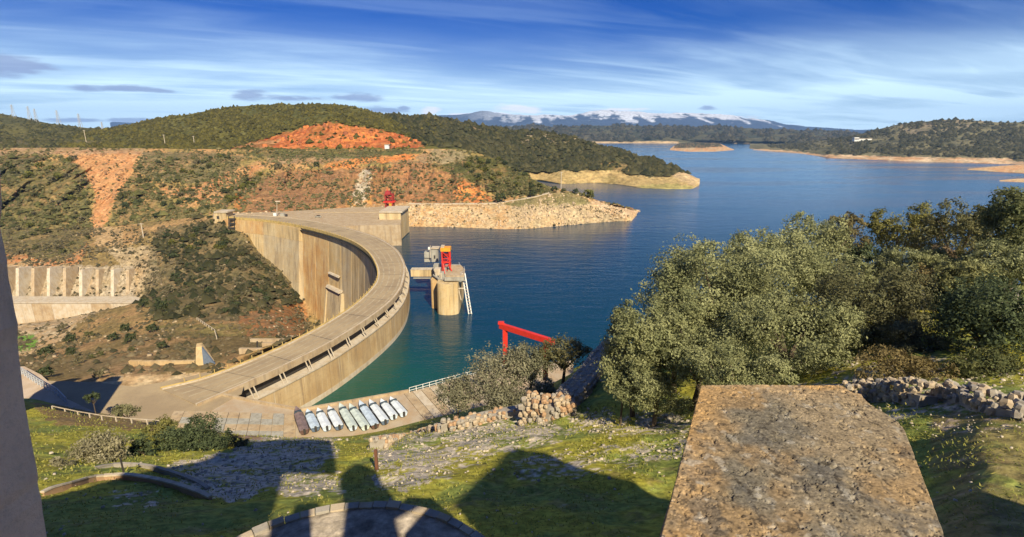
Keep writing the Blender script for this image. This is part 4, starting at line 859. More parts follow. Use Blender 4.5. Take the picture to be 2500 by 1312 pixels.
# buttressed wall at the valley floor
bu = thing('buttress_wall', 'rock-faced wall with a row of nine concrete buttresses in the valley', 'wall', tuple(PD(180, 735, 300)))
for i, u in enumerate((4, 42, 80, 118, 157, 197, 237, 274, 311)):
    vb = 734 - u * 0.012; vt = 655 + (4 if i > 4 else 0)
    a, b = PD(u, vb, 299.5), PD(u, vt, 309); hw = 0.95
    v = [(a[0] - hw, a[1], a[2]), (a[0] + hw, a[1], a[2]), (b[0] + hw, b[1], b[2]), (b[0] - hw, b[1], b[2])]
    v += [(x, y + 9, z - 1.0) for x, y, z in v]
    MB().add(v, [(3, 2, 1, 0)[::-1], (4, 5, 6, 7)[::-1], (0, 1, 5, 4), (1, 2, 6, 5), (2, 3, 7, 6), (3, 0, 4, 7)]).build('buttress', M['pale'] if i % 2 else M['conc'], bu)
boxuv(MB(), -60, 322, 733, 739, 297.5, 3).build('ledge', M['conc'], bu)
cw = thing('canal_wall', 'long yellowish concrete wall below the row of buttresses', 'wall', tuple(PD(150, 790, 294)))
for i in range(8):
    u0 = -60 + i * 48; boxuv(MB(), u0 + 0.2, u0 + 47.8, 741.5, 804, 287, 3.2).build('wall_panel', M['pale'] if i % 3 else M['conc'], cw)
boxuv(MB(), -60, 325, 739.3, 741.2, 286.6, 12).build('coping', M['pale'], cw)

# red beam frame on the right bank
rf = thing('red_gantry_frame', 'bright red steel beam on a post above the nearby trees by the water', 'gantry', tuple(PD(1235, 870, 86)))
a, b = PD(1221, 795, 87), PD(1352, 836, 80)
def boxbar(a, b, w_, h):
    a, b = Vector(a), Vector(b); d_ = (b - a); u = d_.cross(Vector((0, 0, 1))).normalized() * w_ / 2; k = Vector((0, 0, 1)) * h / 2
    vv = [a - u - k, a + u - k, a + u + k, a - u + k, b - u - k, b + u - k, b + u + k, b - u + k]
    return MB().add(vv, [(0, 1, 2, 3), (7, 6, 5, 4), (0, 4, 5, 1), (1, 5, 6, 2), (2, 6, 7, 3), (3, 7, 4, 0)])
boxbar(a, b, 0.7, 0.95).build('beam', M['red'], rf)
for k_ in (0.0, 0.9):
    a2 = a + (b - a) * (0.1 + k_ * 0.85); MB().box((a2[0], a2[1], a2[2] - 3.9), (0.85, 0.7, 6.8)).build('post', M['red'], rf)
q2 = a + (b - a) * 0.02; MB().box((q2[0], q2[1], q2[2] + 0.55), (1.1, 0.9, 0.35)).build('trolley', M['red'], rf)

# ------------------------------------------------------------------ vegetation builders
def leaf_quads(C, Nrm, size, r_):
    n = len(C); nr = Nrm + r_.normal(0, 0.55, (n, 3)); nr /= np.linalg.norm(nr, axis=1)[:, None] + 1e-9
    t = r_.normal(0, 1, (n, 3)); t -= nr * np.sum(t * nr, 1)[:, None]; t /= np.linalg.norm(t, axis=1)[:, None] + 1e-9
    b = np.cross(nr, t); s = size * r_.uniform(0.6, 1.3, (n, 1))
    V = np.stack([C - t * s * 0.9, C - b * s * 0.45, C + t * s, C + b * s * 0.45], 1)
    return V.reshape(-1, 3), np.arange(n * 4).reshape(n, 4)
def crown(lobes, nleaf, size, c1, c2, seed, per=28, spread=0.16, hollow=0.78):
    r_ = np.random.default_rng(seed); lobes = np.array(lobes, float)
    wts = lobes[:, 3] * lobes[:, 5]; wts /= wts.sum(); nc = max(3, nleaf // per)
    li = r_.choice(len(lobes), nc, p=wts); d = r_.normal(0, 1, (nc, 3)); d[:, 2] = np.where(d[:, 2] < -0.3, d[:, 2] * 0.4, d[:, 2]); d /= np.linalg.norm(d, axis=1)[:, None]
    Lb = lobes[li]; cc = Lb[:, :3] + d * Lb[:, 3:6] * r_.uniform(hollow, 1.04, (nc, 1))
    rr = Lb[:, 3:6].mean(1) * spread
    ci = np.repeat(np.arange(nc), per); n = len(ci)
    P = cc[ci] + r_.normal(0, 1, (n, 3)) * rr[ci][:, None] * np.array((1, 1, 0.8)); Nn = d[ci]
    V, Fq = leaf_quads(P, Nn, size, r_)
    lt = r_.random((len(lobes), 1))[li]; tone = (0.55 * r_.random((nc, 1)) + 0.45 * lt)[ci]; tone = np.clip(tone * 0.75 + r_.random((n, 1)) * 0.35, 0, 1)
    col = np.array(c1) + (np.array(c2) - np.array(c1)) * tone; col *= r_.uniform(0.75, 1.25, (n, 1))
    return V, Fq, np.repeat(col, 4, 0)
def rand_lobes(n, rx, ry, rz, seed, frac=0.42):
    r_ = random.Random(seed); o = [(0, 0, 0, rx * (0.72 if frac > 0.3 else 0.58), ry * 0.62, rz * (0.72 if frac > 0.3 else 0.58))]
    for i in range(n):
        a = r_.uniform(0, 2 * math.pi); e = r_.uniform(-0.35, 1.0); k = r_.uniform(0.5, 0.72) + (0.12 if frac < 0.3 else 0); q = frac * r_.uniform(0.65, 1.2)
        o.append((math.cos(a) * math.cos(e) * rx * k, math.sin(a) * math.cos(e) * ry * k, math.sin(e) * rz * k, rx * q, ry * q, rz * q))
    return o
def ground_z(x, y):
    X, Y, Z = fg['X'], fg['Y'], fg['Z']; k = np.argmin((X - x) ** 2 + (Y - y) ** 2); return float(Z.flat[k])

OAK = ((0.12, 0.14, 0.06), (0.37, 0.375, 0.18)); SILV = ((0.13, 0.135, 0.08), (0.30, 0.28, 0.18)); DARKT = ((0.04, 0.06, 0.03), (0.11, 0.135, 0.06)); BRN = ((0.12, 0.10, 0.04), (0.25, 0.19, 0.08)); YEL = ((0.11, 0.115, 0.035), (0.28, 0.26, 0.08))
def tree(u, v, d, rpx, rzpx, nleaf, size, cols, label, cat='tree', name='holm_oak', group=None, seed=0, nl=13, gz=None, spread=0.16, depthk=0.8):
    big = u > 1440 and cat == 'tree'; rpx *= 1.22 if big else 1.12; rzpx *= 1.22 if big else 1.12; nleaf = int(nleaf * (2.6 if big else 1.7))
    c = PD(u, v, d); rx = rpx / FPX * d; rz = rzpx / FPX * d / math.cos(math.atan2(v - VH, FPX)); g0 = ground_z(c[0], c[1]) if gz is None else gz
    g0 = min(g0, c[2] - rz * 0.3)
    t = thing(name, label, cat, (float(c[0]), float(c[1]), g0), group=group); h = c[2] - g0
    lob = [(x, y, z + h, a, b, e) for x, y, z, a, b, e in (rand_lobes(int(nl * 2.1), rx, rx * depthk, rz, seed + 5, 0.27) if big else rand_lobes(nl, rx, rx * depthk, rz, seed + 5))]
    V, Fq, C = crown(lob, nleaf, size * (0.72 if big else 0.85), cols[0], cols[1], seed, spread=spread * (1.25 if big else 1), per=40 if big else 28)
    link('crown', mesh_np('crown', V, Fq, M['leaf'], C), t)
    r_ = random.Random(seed); tr = MB(); rt = max(0.08, rx * 0.07); top = (r_.uniform(-.2, .2) * rx, 0, max(0.3, h - rz * 0.35))
    tr.bar((0, 0, -0.4), top, rt, 8, rt * 0.6)
    tr.build('trunk', M['bark'], t, off=(0, 0, 0))
    for k in range(min(6, nl)):
        l_ = lob[1 + k]; MB().bar((top[0] * 0.7, 0, top[2] * 0.75), (l_[0], l_[1], l_[2]), rt * 0.5, 5, rt * 0.15).build('limb', M['bark'], t, off=(0, 0, 0))
    return t

# foreground holm oaks on the right bank
tree(1555, 872, 43, 84, 130, 9000, 0.19, OAK, 'holm oak with tall narrow crown, leftmost of the big trees on the right bank', seed=1)
tree(1745, 745, 50, 150, 165, 17000, 0.20, OAK, 'broad holm oak with domed crown, largest tree left of the middle of the clump', seed=2, nl=18)
tree(1880, 690, 56, 120, 130, 9000, 0.22, OAK, 'holm oak crown rising behind and right of the broad domed one', seed=3)
tree(1975, 620, 66, 95, 95, 6500, 0.24, OAK, 'holm oak with rounded top seen against the blue water above the clump', seed=4)
tree(2065, 585, 72, 50, 70, 3200, 0.24, ((0.09, 0.085, 0.035), (0.24, 0.2, 0.09)), 'small ochre-topped oak poking up between two rounded crowns', seed=5, nl=9)
tree(2195, 585, 74, 72, 76, 4000, 0.26, YEL, 'yellow-green oak standing alone against the water, with a dark lower side', seed=6, nl=9)
tree(2350, 580, 66, 78, 82, 4500, 0.25, ((0.075, 0.085, 0.035), (0.23, 0.21, 0.09)), 'oak with olive crown, second from the right edge against the water', seed=7, nl=10)
tree(2500, 575, 52, 85, 130, 8000, 0.22, ((0.06, 0.08, 0.03), (0.2, 0.2, 0.08)), 'tallest oak at the right edge of the view', seed=8, nl=12)
tree(1930, 830, 40, 150, 110, 12000, 0.17, OAK, 'wide oak low in the middle of the clump, above the stone parapet', seed=9, nl=16)
tree(2110, 790, 42, 135, 140, 12000, 0.17, ((0.075, 0.08, 0.035), (0.20, 0.19, 0.09)), 'pale green oak on the right side of the clump', seed=10, nl=16)
tree(1800, 920, 34, 120, 62, 6000, 0.14, OAK, 'low leafy oak bush directly behind the far edge of the parapet', seed=11, nl=10)
tree(2250, 860, 36, 90, 75, 5000, 0.15, ((0.08, 0.085, 0.04), (0.2, 0.19, 0.1)), 'light green bush sloping down beside the dark thicket', seed=12, nl=10)
tree(2420, 800, 33, 140, 120, 8000, 0.17, DARKT, 'thicket filling the right edge below the oaks, shade put into its dark leaves', cat='shrub', name='thicket', seed=13, nl=12)  # leaf colour darkened to stand in for the shade here
tree(2330, 740, 46, 70, 55, 3500, 0.18, DARKT, 'dark rounded bush beside the bare rocky patch', cat='shrub', name='shrub', seed=14, nl=8)
tree(2200, 905, 30, 110, 34, 4200, 0.11, BRN, 'rusty brown low shrub behind the rubble wall', cat='shrub', name='shrub', seed=15, nl=9)
tree(2430, 900, 29, 100, 34, 3800, 0.11, ((0.07, 0.09, 0.035), (0.17, 0.17, 0.06)), 'green low shrub behind the right end of the rubble wall', cat='shrub', name='shrub', seed=16, nl=9)
tree(2280, 650, 58, 60, 40, 2200, 0.2, YEL, 'yellowish bush between the two right-hand oaks', cat='shrub', name='shrub', seed=17, nl=8)
tree(2150, 680, 60, 60, 50, 2500, 0.2, ((0.10, 0.09, 0.045), (0.22, 0.17, 0.1)), 'brown-green bush in the gap of the clump above the pale oak', cat='shrub', name='shrub', seed=18, nl=8)
tree(1600, 965, 40, 85, 62, 4500, 0.15, OAK, 'small oak hanging over the dark grass left of the parapet', seed=19, nl=8)
tree(1700, 880, 41, 90, 90, 5000, 0.17, OAK, 'shaded oak between the leftmost tree and the parapet', seed=20, nl=10)
tree(1660, 800, 46, 90, 90, 6000, 0.18, OAK, 'oak filling the gap between the leftmost tree and the broad domed one', seed=51, nl=10)
tree(2040, 700, 54, 90, 75, 5000, 0.2, OAK, 'oak in the middle distance between the rounded oak and the pale one', seed=52, nl=10)
tree(1520, 940, 42, 40, 50, 2000, 0.16, OAK, 'low hanging oak branches above the dark grass beside the rampart', seed=53, nl=6)
tree(2270, 700, 52, 80, 50, 3200, 0.19, BRN, 'brown scrubby bush mass on the bank behind the pale oak', cat='shrub', name='shrub', seed=54, nl=9)
tree(2400, 660, 55, 70, 45, 2600, 0.19, YEL, 'yellow-green scrub below the tallest right-hand oak', cat='shrub', name='shrub', seed=55, nl=8)
tree(2120, 640, 64, 60, 40, 2200, 0.22, DARKT, 'dark bush low between the two oaks standing against the water', cat='shrub', name='shrub', seed=56, nl=8)
tree(2290, 640, 62, 50, 40, 2000, 0.22, ((0.12, 0.09, 0.05), (0.25, 0.18, 0.1)), 'reddish brown bush at the waterline between two right-hand oaks', cat='shrub', name='shrub', seed=57, nl=7)
tree(2440, 665, 48, 85, 62, 5000, 0.18, OAK, 'rounded olive oak below the tallest one at the right edge', seed=61, nl=10)
tree(2230, 655, 56, 75, 52, 4200, 0.19, OAK, 'olive oak filling the dip below the lone yellow-green tree', seed=62, nl=9)
tree(2350, 690, 46, 70, 50, 3600, 0.17, ((0.12, 0.13, 0.05), (0.32, 0.31, 0.13)), 'light olive bush mass above the dark right-hand thicket', cat='shrub', name='shrub', seed=63, nl=9)
# silvery trees and bushes near the stone wall
tree(1212, 930, 62, 84, 84, 5200, 0.20, SILV, 'silvery green tree with spreading crown in front of the red frame', name='almond_tree', seed=21, nl=9, spread=0.22)
tree(1110, 965, 60, 58, 55, 2600, 0.19, SILV, 'silvery tree with open thin crown beside the pale ramp', name='almond_tree', seed=22, nl=8, spread=0.24)
tree(1290, 895, 64, 62, 52, 3000, 0.19, ((0.10, 0.11, 0.06), (0.25, 0.24, 0.15)), 'grey-green tree right below the red beam', name='almond_tree', seed=23, nl=8)
tree(1375, 868, 66, 66, 56, 3600, 0.19, ((0.07, 0.08, 0.03), (0.22, 0.19, 0.09)), 'dark-sided small tree at the right end of the red beam', name='almond_tree', seed=24, nl=7)
tree(1240, 990, 58, 60, 48, 2600, 0.17, SILV, 'pale bush against the lit end of the ruined wall', cat='shrub', name='shrub', seed=25, nl=7, spread=0.22)
tree(1330, 960, 58, 36, 50, 1400, 0.17, SILV, 'narrow silvery bush on the corner of the ruined wall', cat='shrub', name='shrub', seed=26, nl=6)
# bushes on the left of the castle hill
tree(235, 1110, 37, 75, 48, 4200, 0.13, ((0.17, 0.16, 0.08), (0.36, 0.32, 0.2)), 'pale yellow-grey bush above the curved lookout wall', cat='shrub', name='shrub', seed=27, nl=10, spread=0.22)
tree(160, 1145, 33, 30, 36, 1500, 0.12, ((0.15, 0.14, 0.08), (0.33, 0.3, 0.19)), 'small pale bush at the left end of the lookout wall', cat='shrub', name='shrub', seed=28, nl=6)
tree(485, 1080, 44, 90, 52, 5500, 0.15, DARKT, 'large dark green bush at the edge of the castle slope', cat='shrub', name='shrub', seed=29, nl=12)
tree(350, 1105, 40, 28, 38, 1500, 0.13, DARKT, 'small dark bush between the pale one and the large dark one', cat='shrub', name='shrub', seed=30, nl=6)
tree(400, 1060, 52, 40, 34, 1600, 0.15, YEL, 'yellow-green bush left of the large dark bush', cat='shrub', name='shrub', seed=31, nl=6)
tree(575, 1085, 46, 28, 22, 900, 0.13, ((0.09, 0.1, 0.04), (0.24, 0.22, 0.12)), 'small pale-tipped bush right of the large dark bush', cat='shrub', name='shrub', seed=32, nl=6)
tree(308, 1005, 80, 32, 22, 1500, 0.2, ((0.11, 0.12, 0.05), (0.26, 0.24, 0.13)), 'pale green bush by the rail on the shaded road edge', cat='shrub', name='shrub', seed=33, nl=6)
tree(225, 972, 90, 20, 15, 700, 0.2, DARKT, 'small dark green bush in the shade near the road', cat='shrub', name='shrub', seed=34, nl=5)
tree(120, 1115, 45, 46, 28, 1600, 0.15, DARKT, 'dark rounded bush beside the grey pier', cat='shrub', name='shrub', seed=35, nl=6)

# shrubs of the valley slopes: individuals sharing a few crown meshes
SHM = []
for k, (c1, c2) in enumerate(((DARKT[0], (0.10, 0.115, 0.045)), ((0.055, 0.068, 0.025), (0.16, 0.155, 0.06)), ((0.12, 0.11, 0.06), (0.27, 0.235, 0.13)), ((0.075, 0.09, 0.022), (0.21, 0.20, 0.045)))):
    for j in range(2):
        V, Fq, C = crown([(x, y, z + 0.75, a, b, e) for x, y, z, a, b, e in rand_lobes(5, 1, 1, 0.85, 40 + k * 2 + j)], 420, 0.17, c1, c2, 50 + k * 2 + j, per=14, spread=0.2)
        SHM.append(mesh_np('shrub_crown', V, Fq, M['leaf'], C))
def shrubs(lf, poly, n, r0, r1, kinds, label, group, seed, pts=None, mind=12):
    r_ = random.Random(seed); done = []; U, V = lf['U'], lf['V']; us_ = [p[0] for p in poly]; vs_ = [p[1] for p in poly]; tries = 0
    while len(done) < n and tries < n * 60:
        tries += 1; u = r_.uniform(min(us_), max(us_)); v = r_.uniform(min(vs_), max(vs_))
        if not inpoly(np.array([u]), np.array([v]), poly)[0] or any((u - a) ** 2 + ((v - b) * 1.3) ** 2 < mind ** 2 for a, b in done): continue
        done.append((u, v)); q = near_pt(lf, u, v); s = r_.uniform(r0, r1) * (1.25 if r_.random() < 0.2 else 1)
        o = link('shrub', SHM[r_.choice(kinds)], None, tuple(q - np.array((0, 0, 0.25 * s)))); o.scale = (s * r_.uniform(.9, 1.2), s, s * r_.uniform(0.75, 1.25)); o.rotation_euler = (0, 0, r_.uniform(0, 6.28)); 
        kk = SHM.index(o.data) // 2; hi = (v - min(vs_)) / (max(vs_) - min(vs_)); ri = (u - min(us_)) / (max(us_) - min(us_))
        tag(o, ('small ' if s < (r0 + r1) / 2 else 'big ') + ('dark green', 'deep olive', 'dry grey-tan', 'mossy green')[kk] + ' ' + label + (', high up' if hi < 0.33 else ', low down' if hi > 0.67 else ', halfway up') + (' on the left' if ri < 0.33 else ' on the right' if ri > 0.67 else ' in the middle'), 'shrub', group)
shrubs(gg, [(440, 640), (520, 575), (600, 610), (690, 680), (735, 740), (700, 770), (560, 770), (380, 780), (335, 740), (420, 690)], 74, 1.4, 3.0, [0, 1, 2, 3, 4, 5, 0, 1, 4], 'thicket shrub left of the dam face', 'shrubs left of the dam face', 1, mind=11)
shrubs(gg, [(490, 520), (560, 530), (575, 600), (500, 620), (400, 640), (380, 580)], 24, 1.5, 3.2, [0, 1, 2, 6, 7], 'shrub below the small hut', 'shrubs below the hut', 2, mind=11)
shrubs(us, [(560, 500), (545, 470), (600, 430), (645, 428), (600, 480)], 14, 2.0, 3.2, [6, 7, 1, 2], 'shrub in the diagonal gully', 'shrubs in the gully', 3, mind=10)
shrubs(us, [(20, 400), (180, 380), (225, 480), (215, 560), (20, 560)], 46, 1.8, 3.6, [2, 3, 4, 5, 6], 'shrub left of the orange scree', 'shrubs left of the orange scree', 4, mind=13)
shrubs(gg, [(10, 560), (200, 560), (240, 590), (160, 640), (20, 625)], 18, 1.4, 2.8, [2, 3, 4, 5], 'shrub above the buttress row', 'shrubs above the buttresses', 5, mind=12)
shrubs(us, [(290, 470), (350, 390), (560, 380), (560, 430), (500, 520), (300, 540)], 40, 1.8, 3.4, [0, 1, 2, 3, 4, 6], 'shrub right of the orange scree', 'shrubs right of the orange scree', 6, mind=13)
shrubs(us, [(1120, 400), (1160, 385), (1220, 385), (1290, 430), (1340, 460), (1320, 475), (1200, 470)], 30, 1.8, 3.2, [2, 3, 6, 7, 0], 'shrub on the rounded hillock', 'shrubs on the hillock', 7, mind=9)
shrubs(us, [(600, 420), (1120, 400), (1180, 480), (900, 495), (620, 505)], 18, 0.9, 2.2, [0, 2, 4, 5], 'shrub clinging to the brown cliff', 'shrubs on the brown cliff', 8, mind=18)
shrubs(gg, [(150, 900), (300, 880), (460, 890), (480, 850), (330, 800), (150, 850)], 10, 0.6, 1.3, [2, 3, 4], 'shrub on the dry mound', 'shrubs on the dry mound', 9, mind=16)
for i, (u, v, r, k, lb) in enumerate(((305, 800, 15, 0, 'upper one of the three round dark green bushes on the mound'), (279, 822, 15, 1, 'left one of the three round dark green bushes on the mound'), (319, 824, 17, 0, 'right one of the three round dark green bushes on the mound'),
        (118, 855, 20, 1, 'round dark bush beside the road to the valley'), (173, 826, 16, 0, 'round bush above its twin on the left of the mound'), (173, 858, 15, 0, 'round bush below its twin on the left of the mound'), (152, 800, 13, 4, 'grey-green bush at the foot of the yellowish canal wall'),
        (218, 816, 12, 3, 'small brownish bush between the twin bushes and the round three'), (400, 840, 14, 1, 'dark bush left of the wing wall on the mound'), (115, 905, 22, 1, 'dark bush by the corner of the forecourt railing'), (352, 740, 16, 0, 'dark bush at the right end of the canal wall'), (375, 800, 16, 1, 'dark bush halfway down the mound ridge'),
        (395, 745, 18, 0, 'dark bush on the ridge above the mound'), (240, 912, 16, 4, 'low bush at the back of the shaded road'))):
    q = near_pt(gg, u, v + r * 0.7); s = r / FPX * q[1]; o = link('round_bush', SHM[k], None, tuple(q)); o.scale = (s, s, s * 1.05); tag(o, lb, 'bush')
for i, (u, v, r, k, lb) in enumerate(((1225, 512, 17, 0, 'dark round bush low on the sandy lake shore bank'), (1305, 492, 12, 1, 'round bush beside the lakeside path'), (1425, 495, 16, 6, 'green bush near the tip of the front peninsula'), (1405, 468, 9, 1, 'small dark bush on the crest of the front peninsula'),
        (1352, 462, 9, 0, 'dark bush where the lakeside path ends'), (1370, 498, 7, 3, 'small bush on the grassy crest of the front peninsula'), (771, 402, 9, 0, 'dark bush on the ledge above the pale rock streak'), (678, 408, 11, 4, 'dark reddish bush on the ledge above the diagonal gully'))):
    q = near_pt(us, u, v + r * 0.6); s = r / FPX * q[1]; o = link('round_bush', SHM[k], None, tuple(q)); o.scale = (s, s, s * 1.0); tag(o, lb, 'bush')

# scrub and far woodland: too many to count, one object per hillside
def scrub(name, lf, n, r0, r1, dens, c1, c2, seed, label, cat, quads=5):
    r_ = np.random.default_rng(seed); U, V = lf['U'], lf['V']; D = np.clip(dens(U, V), 0, 1)
    A = np.hypot(*np.gradient(lf['U']))[...] * np.hypot(*np.gradient(lf['V'])) * (np.abs(lf['Y']) ** 0.6)
    p_ = (D * A).ravel(); p_[~np.isfinite(p_)] = 0; p_ = p_ / p_.sum(); k = r_.choice(p_.size, n, p=p_)
    P = np.stack([lf['X'].ravel()[k], lf['Y'].ravel()[k], lf['Z'].ravel()[k]], 1) + r_.normal(0, 0.5, (n, 3)) * np.array((1, 1, 0.1))
    s = r_.uniform(r0, r1, n) * (1 + 0.6 * (r_.random(n) < 0.12))
    oc = np.array([(1, 0, .1), (0.3, .95, 0), (-.8, .6, .1), (-.8, -.6, 0), (0.3, -.95, .1), (0, 0, 1.0)])
    jit = 1 + r_.uniform(-0.35, 0.35, (n, 6, 1)); V3 = P[:, None, :] + oc[None] * jit * s[:, None, None] * np.array((1, 1, 0.95)) + np.array((0, 0, 0.05)) * s[:, None, None]
    base = (np.arange(n) * 6)[:, None, None]; tri = np.array([(0, 1, 5), (1, 2, 5), (2, 3, 5), (3, 4, 5), (4, 0, 5)])[None] + base
    t = r_.random((n, 1)); C = np.array(c1) + (np.array(c2) - np.array(c1)) * t; C = np.repeat(C[:, None, :], 6, 1) * r_.uniform(0.7, 1.3, (n, 6, 1))
    me = mesh_np(name, V3.reshape(-1, 3), tri.reshape(-1, 3), M['leaf'], C.reshape(-1, 3)); o = link(name, me); tag(o, label, cat); o['kind'] = 'stuff'
def dpoly(pos, neg=(), base=0.0):
    def f(U, V):
        du = (fbm(U / 22., V / 14., 77, 3) - 0.5) * 26; dv = (fbm(U / 22., V / 14., 78, 3) - 0.5) * 16; D = np.full(U.shape, float(base))
        for p, k in pos: D = np.where(inpoly(U + du, V + dv, p), k, D)
        for p, k in neg: D = np.where(inpoly(U + du * 0.5, V + dv * 0.5, p), k, D)
        return D * (0.08 + sstep(fbm(U / 26., V / 13., 5, 4, 0.6), 0.38, 0.62))
    return f
QU = QUARRY
scrub('hill_scrub', bh, 11000, 1.3, 3.0, dpoly([([(0, 240), (1000, 240), (1100, 300), (1040, 362), (0, 366)], 1)], [(QU, 0.03)]), (0.06, 0.058, 0.016), (0.16, 0.14, 0.032), 1, 'olive scrub covering the smooth big hill', 'scrub')
scrub('peninsula_woodland', bh, 7500, 2.2, 4.6, dpoly([([(930, 270), (1060, 272), (1250, 300), (1720, 420), (1655, 432), (1560, 428), (1300, 422), (1160, 395), (1130, 362), (1030, 355)], 1), ([(1420, 405), (1500, 395), (1560, 405), (1570, 418), (1440, 420)], 0.3)], [(PEN, 0.0), ([(1270, 345), (1290, 320), (1340, 318), (1420, 335), (1400, 348), (1320, 352)], 0.25)]), (0.035, 0.042, 0.018), (0.115, 0.105, 0.045), 2, 'dark oak woodland over the peninsula beyond the hill', 'woodland')
scrub('left_hill_scrub', lh, 5000, 1.5, 3.4, dpoly([], [], 1.0), (0.045, 0.05, 0.02), (0.13, 0.12, 0.045), 3, 'scrub and bushes on the left skyline hill', 'scrub')
scrub('slope_scrub', us, 12000, 0.5, 1.5, dpoly([([(-300, 380), (560, 380), (620, 480), (500, 600), (-300, 600)], 0.65), ([(1120, 370), (1220, 380), (1360, 470), (1200, 478)], 1.0), ([(600, 364), (1040, 364), (1000, 384), (600, 388)], 1.0)], [([(130, 368), (340, 368), (318, 430), (290, 470), (262, 530), (235, 585), (222, 540), (232, 470), (205, 410)], 0.06), ([(960, 497), (1600, 480), (1600, 600), (960, 600)], 0.08)], 0.42), (0.075, 0.075, 0.028), (0.22, 0.195, 0.085), 4, 'low scrub on the slopes above the dam', 'scrub')
scrub('thicket', gg, 900, 0.9, 2.4, dpoly([([(440, 640), (520, 575), (600, 610), (690, 680), (735, 740), (700, 770), (560, 770), (380, 780), (335, 740), (420, 690)], 1), ([(490, 520), (560, 530), (575, 600), (500, 620), (400, 640), (380, 580)], 0.8)], [], 0.0), (0.03, 0.035, 0.015), (0.10, 0.09, 0.04), 26, 'dense dark scrub between the shrubs left of the dam face', 'thicket')
scrub('slope_bushes', us, 550, 1.2, 2.8, dpoly([([(-200, 390), (180, 380), (225, 480), (215, 560), (-200, 560)], 1), ([(290, 470), (350, 390), (560, 380), (560, 430), (500, 520), (300, 540)], 1), ([(1120, 400), (1160, 385), (1220, 385), (1290, 430), (1340, 460), (1320, 475), (1200, 470)], 1)], [], 0.0), (0.06, 0.068, 0.022), (0.18, 0.17, 0.06), 27, 'olive bushes between the larger shrubs on the upper slopes', 'bushes')
scrub('shore_scrub', shr, 600, 0.3, 0.9, dpoly([], [], 1.0), (0.09, 0.085, 0.04), (0.22, 0.18, 0.1), 5, 'sparse tufts on the pale shore bank', 'scrub')
scrub('valley_scrub', gg, 9000, 0.3, 1.1, dpoly([([(-300, 570), (380, 560), (560, 530), (760, 750), (600, 800), (300, 700)], 0.8)], [([(-300, 650), (330, 650), (330, 800), (-300, 800)], 0.12), ([(200, 925), (520, 905), (480, 960), (200, 960)], 0.0), ([(-400, 915), (800, 915), (800, 960), (-400, 960)], 0.0), ([(585, 770), (745, 740), (758, 822), (590, 822)], 0.5)], 0.35), (0.06, 0.058, 0.028), (0.2, 0.16, 0.09), 6, 'low dry scrub on the valley slopes below the dam', 'scrub')
scrub('right_hill_scrub', rh, 7000, 2.5, 6.0, dpoly([([(1880, 280), (2800, 280), (2800, 390), (2470, 386), (2020, 376), (1880, 364)], 1)], []), (0.04, 0.045, 0.022), (0.11, 0.105, 0.06), 7, 'scattered oaks and scrub over the right-hand hill', 'woodland')
scrub('far_woodland', far, 6000, 7, 16, dpoly([([(500, 300), (2700, 300), (2700, 345), (2000, 350), (1660, 343), (500, 343)], 1)], []), (0.035, 0.042, 0.024), (0.11, 0.10, 0.06), 8, 'dark woodland over the low plateau across the lake', 'woodland')

# rocks lying about the cliff and the scree: one object, uncountable
def rocks(name, lf, n, r0, r1, dens, c1, c2, seed, label, flat=0.7, kindc='rubble', near_scale=False):
    r_ = np.random.default_rng(seed); U, V = lf['U'], lf['V']; D = np.clip(dens(U, V), 0, 1)
    A = np.hypot(*np.gradient(U)) * np.hypot(*np.gradient(V)) * (np.abs(lf['Y']) ** 0.3); p_ = (D * A).ravel(); p_ = p_ / p_.sum(); k = r_.choice(p_.size, n, p=p_)
    P = np.stack([lf['X'].ravel()[k], lf['Y'].ravel()[k], lf['Z'].ravel()[k]], 1) + r_.normal(0, 0.15, (n, 3)) * np.array((1, 1, 0))
    s = (r0 + (r1 - r0) * r_.random(n) ** 3) * np.clip(P[:, 1] / 36., 0.3, 1.4) if near_scale else r0 + (r1 - r0) * r_.random(n) ** 3
    cu = np.array([(-1, -1, -1), (1, -1, -1), (1, 1, -1), (-1, 1, -1), (-.7, -.7, 1), (.7, -.7, 1), (.7, .7, 1), (-.7, .7, 1)], float)
    a = r_.uniform(0, 6.28, n); ca, sa = np.cos(a)[:, None], np.sin(a)[:, None]
    B = cu[None] * (1 + r_.uniform(-0.4, 0.4, (n, 8, 3))) * s[:, None, None] * np.array((1, 0.8, flat)); X = B[..., 0] * ca - B[..., 1] * sa; Y = B[..., 0] * sa + B[..., 1] * ca
    V3 = np.stack([X, Y, B[..., 2] + 0.3 * s[:, None]], -1) + P[:, None, :]
    fq = np.array([(4, 5, 6, 7), (0, 1, 5, 4), (1, 2, 6, 5), (2, 3, 7, 6), (3, 0, 4, 7)])[None] + (np.arange(n) * 8)[:, None, None]
    C = np.repeat((np.array(c1) + (np.array(c2) - np.array(c1)) * r_.random((n, 1)))[:, None, :], 8, 1)
    o = link(name, mesh_np(name, V3.reshape(-1, 3), fq.reshape(-1, 4), M['rockm'], C.reshape(-1, 3))); tag(o, label, kindc); o['kind'] = 'stuff'
rocks('cliff_rubble', us, 2600, 0.25, 1.1, dpoly([([(560, 400), (1200, 390), (1210, 500), (560, 515)], 1), ([(190, 370), (340, 370), (240, 580)], 0.8)], [], 0.25), (0.27, 0.15, 0.075), (0.15, 0.10, 0.06), 9, 'broken brown rock on the cliff and scree above the dam')
rocks('quarry_rubble', bh, 260, 0.6, 2.6, dpoly([(QU, 1)], [], 0.0), (0.50, 0.17, 0.05), (0.22, 0.08, 0.04), 10, 'broken orange rock in the quarry face of the hill')
rocks('shore_rubble', shr, 3500, 0.2, 1.0, dpoly([], [], 1.0), (0.5, 0.38, 0.24), (0.3, 0.23, 0.15), 11, 'pale rubble on the lake shore bank')
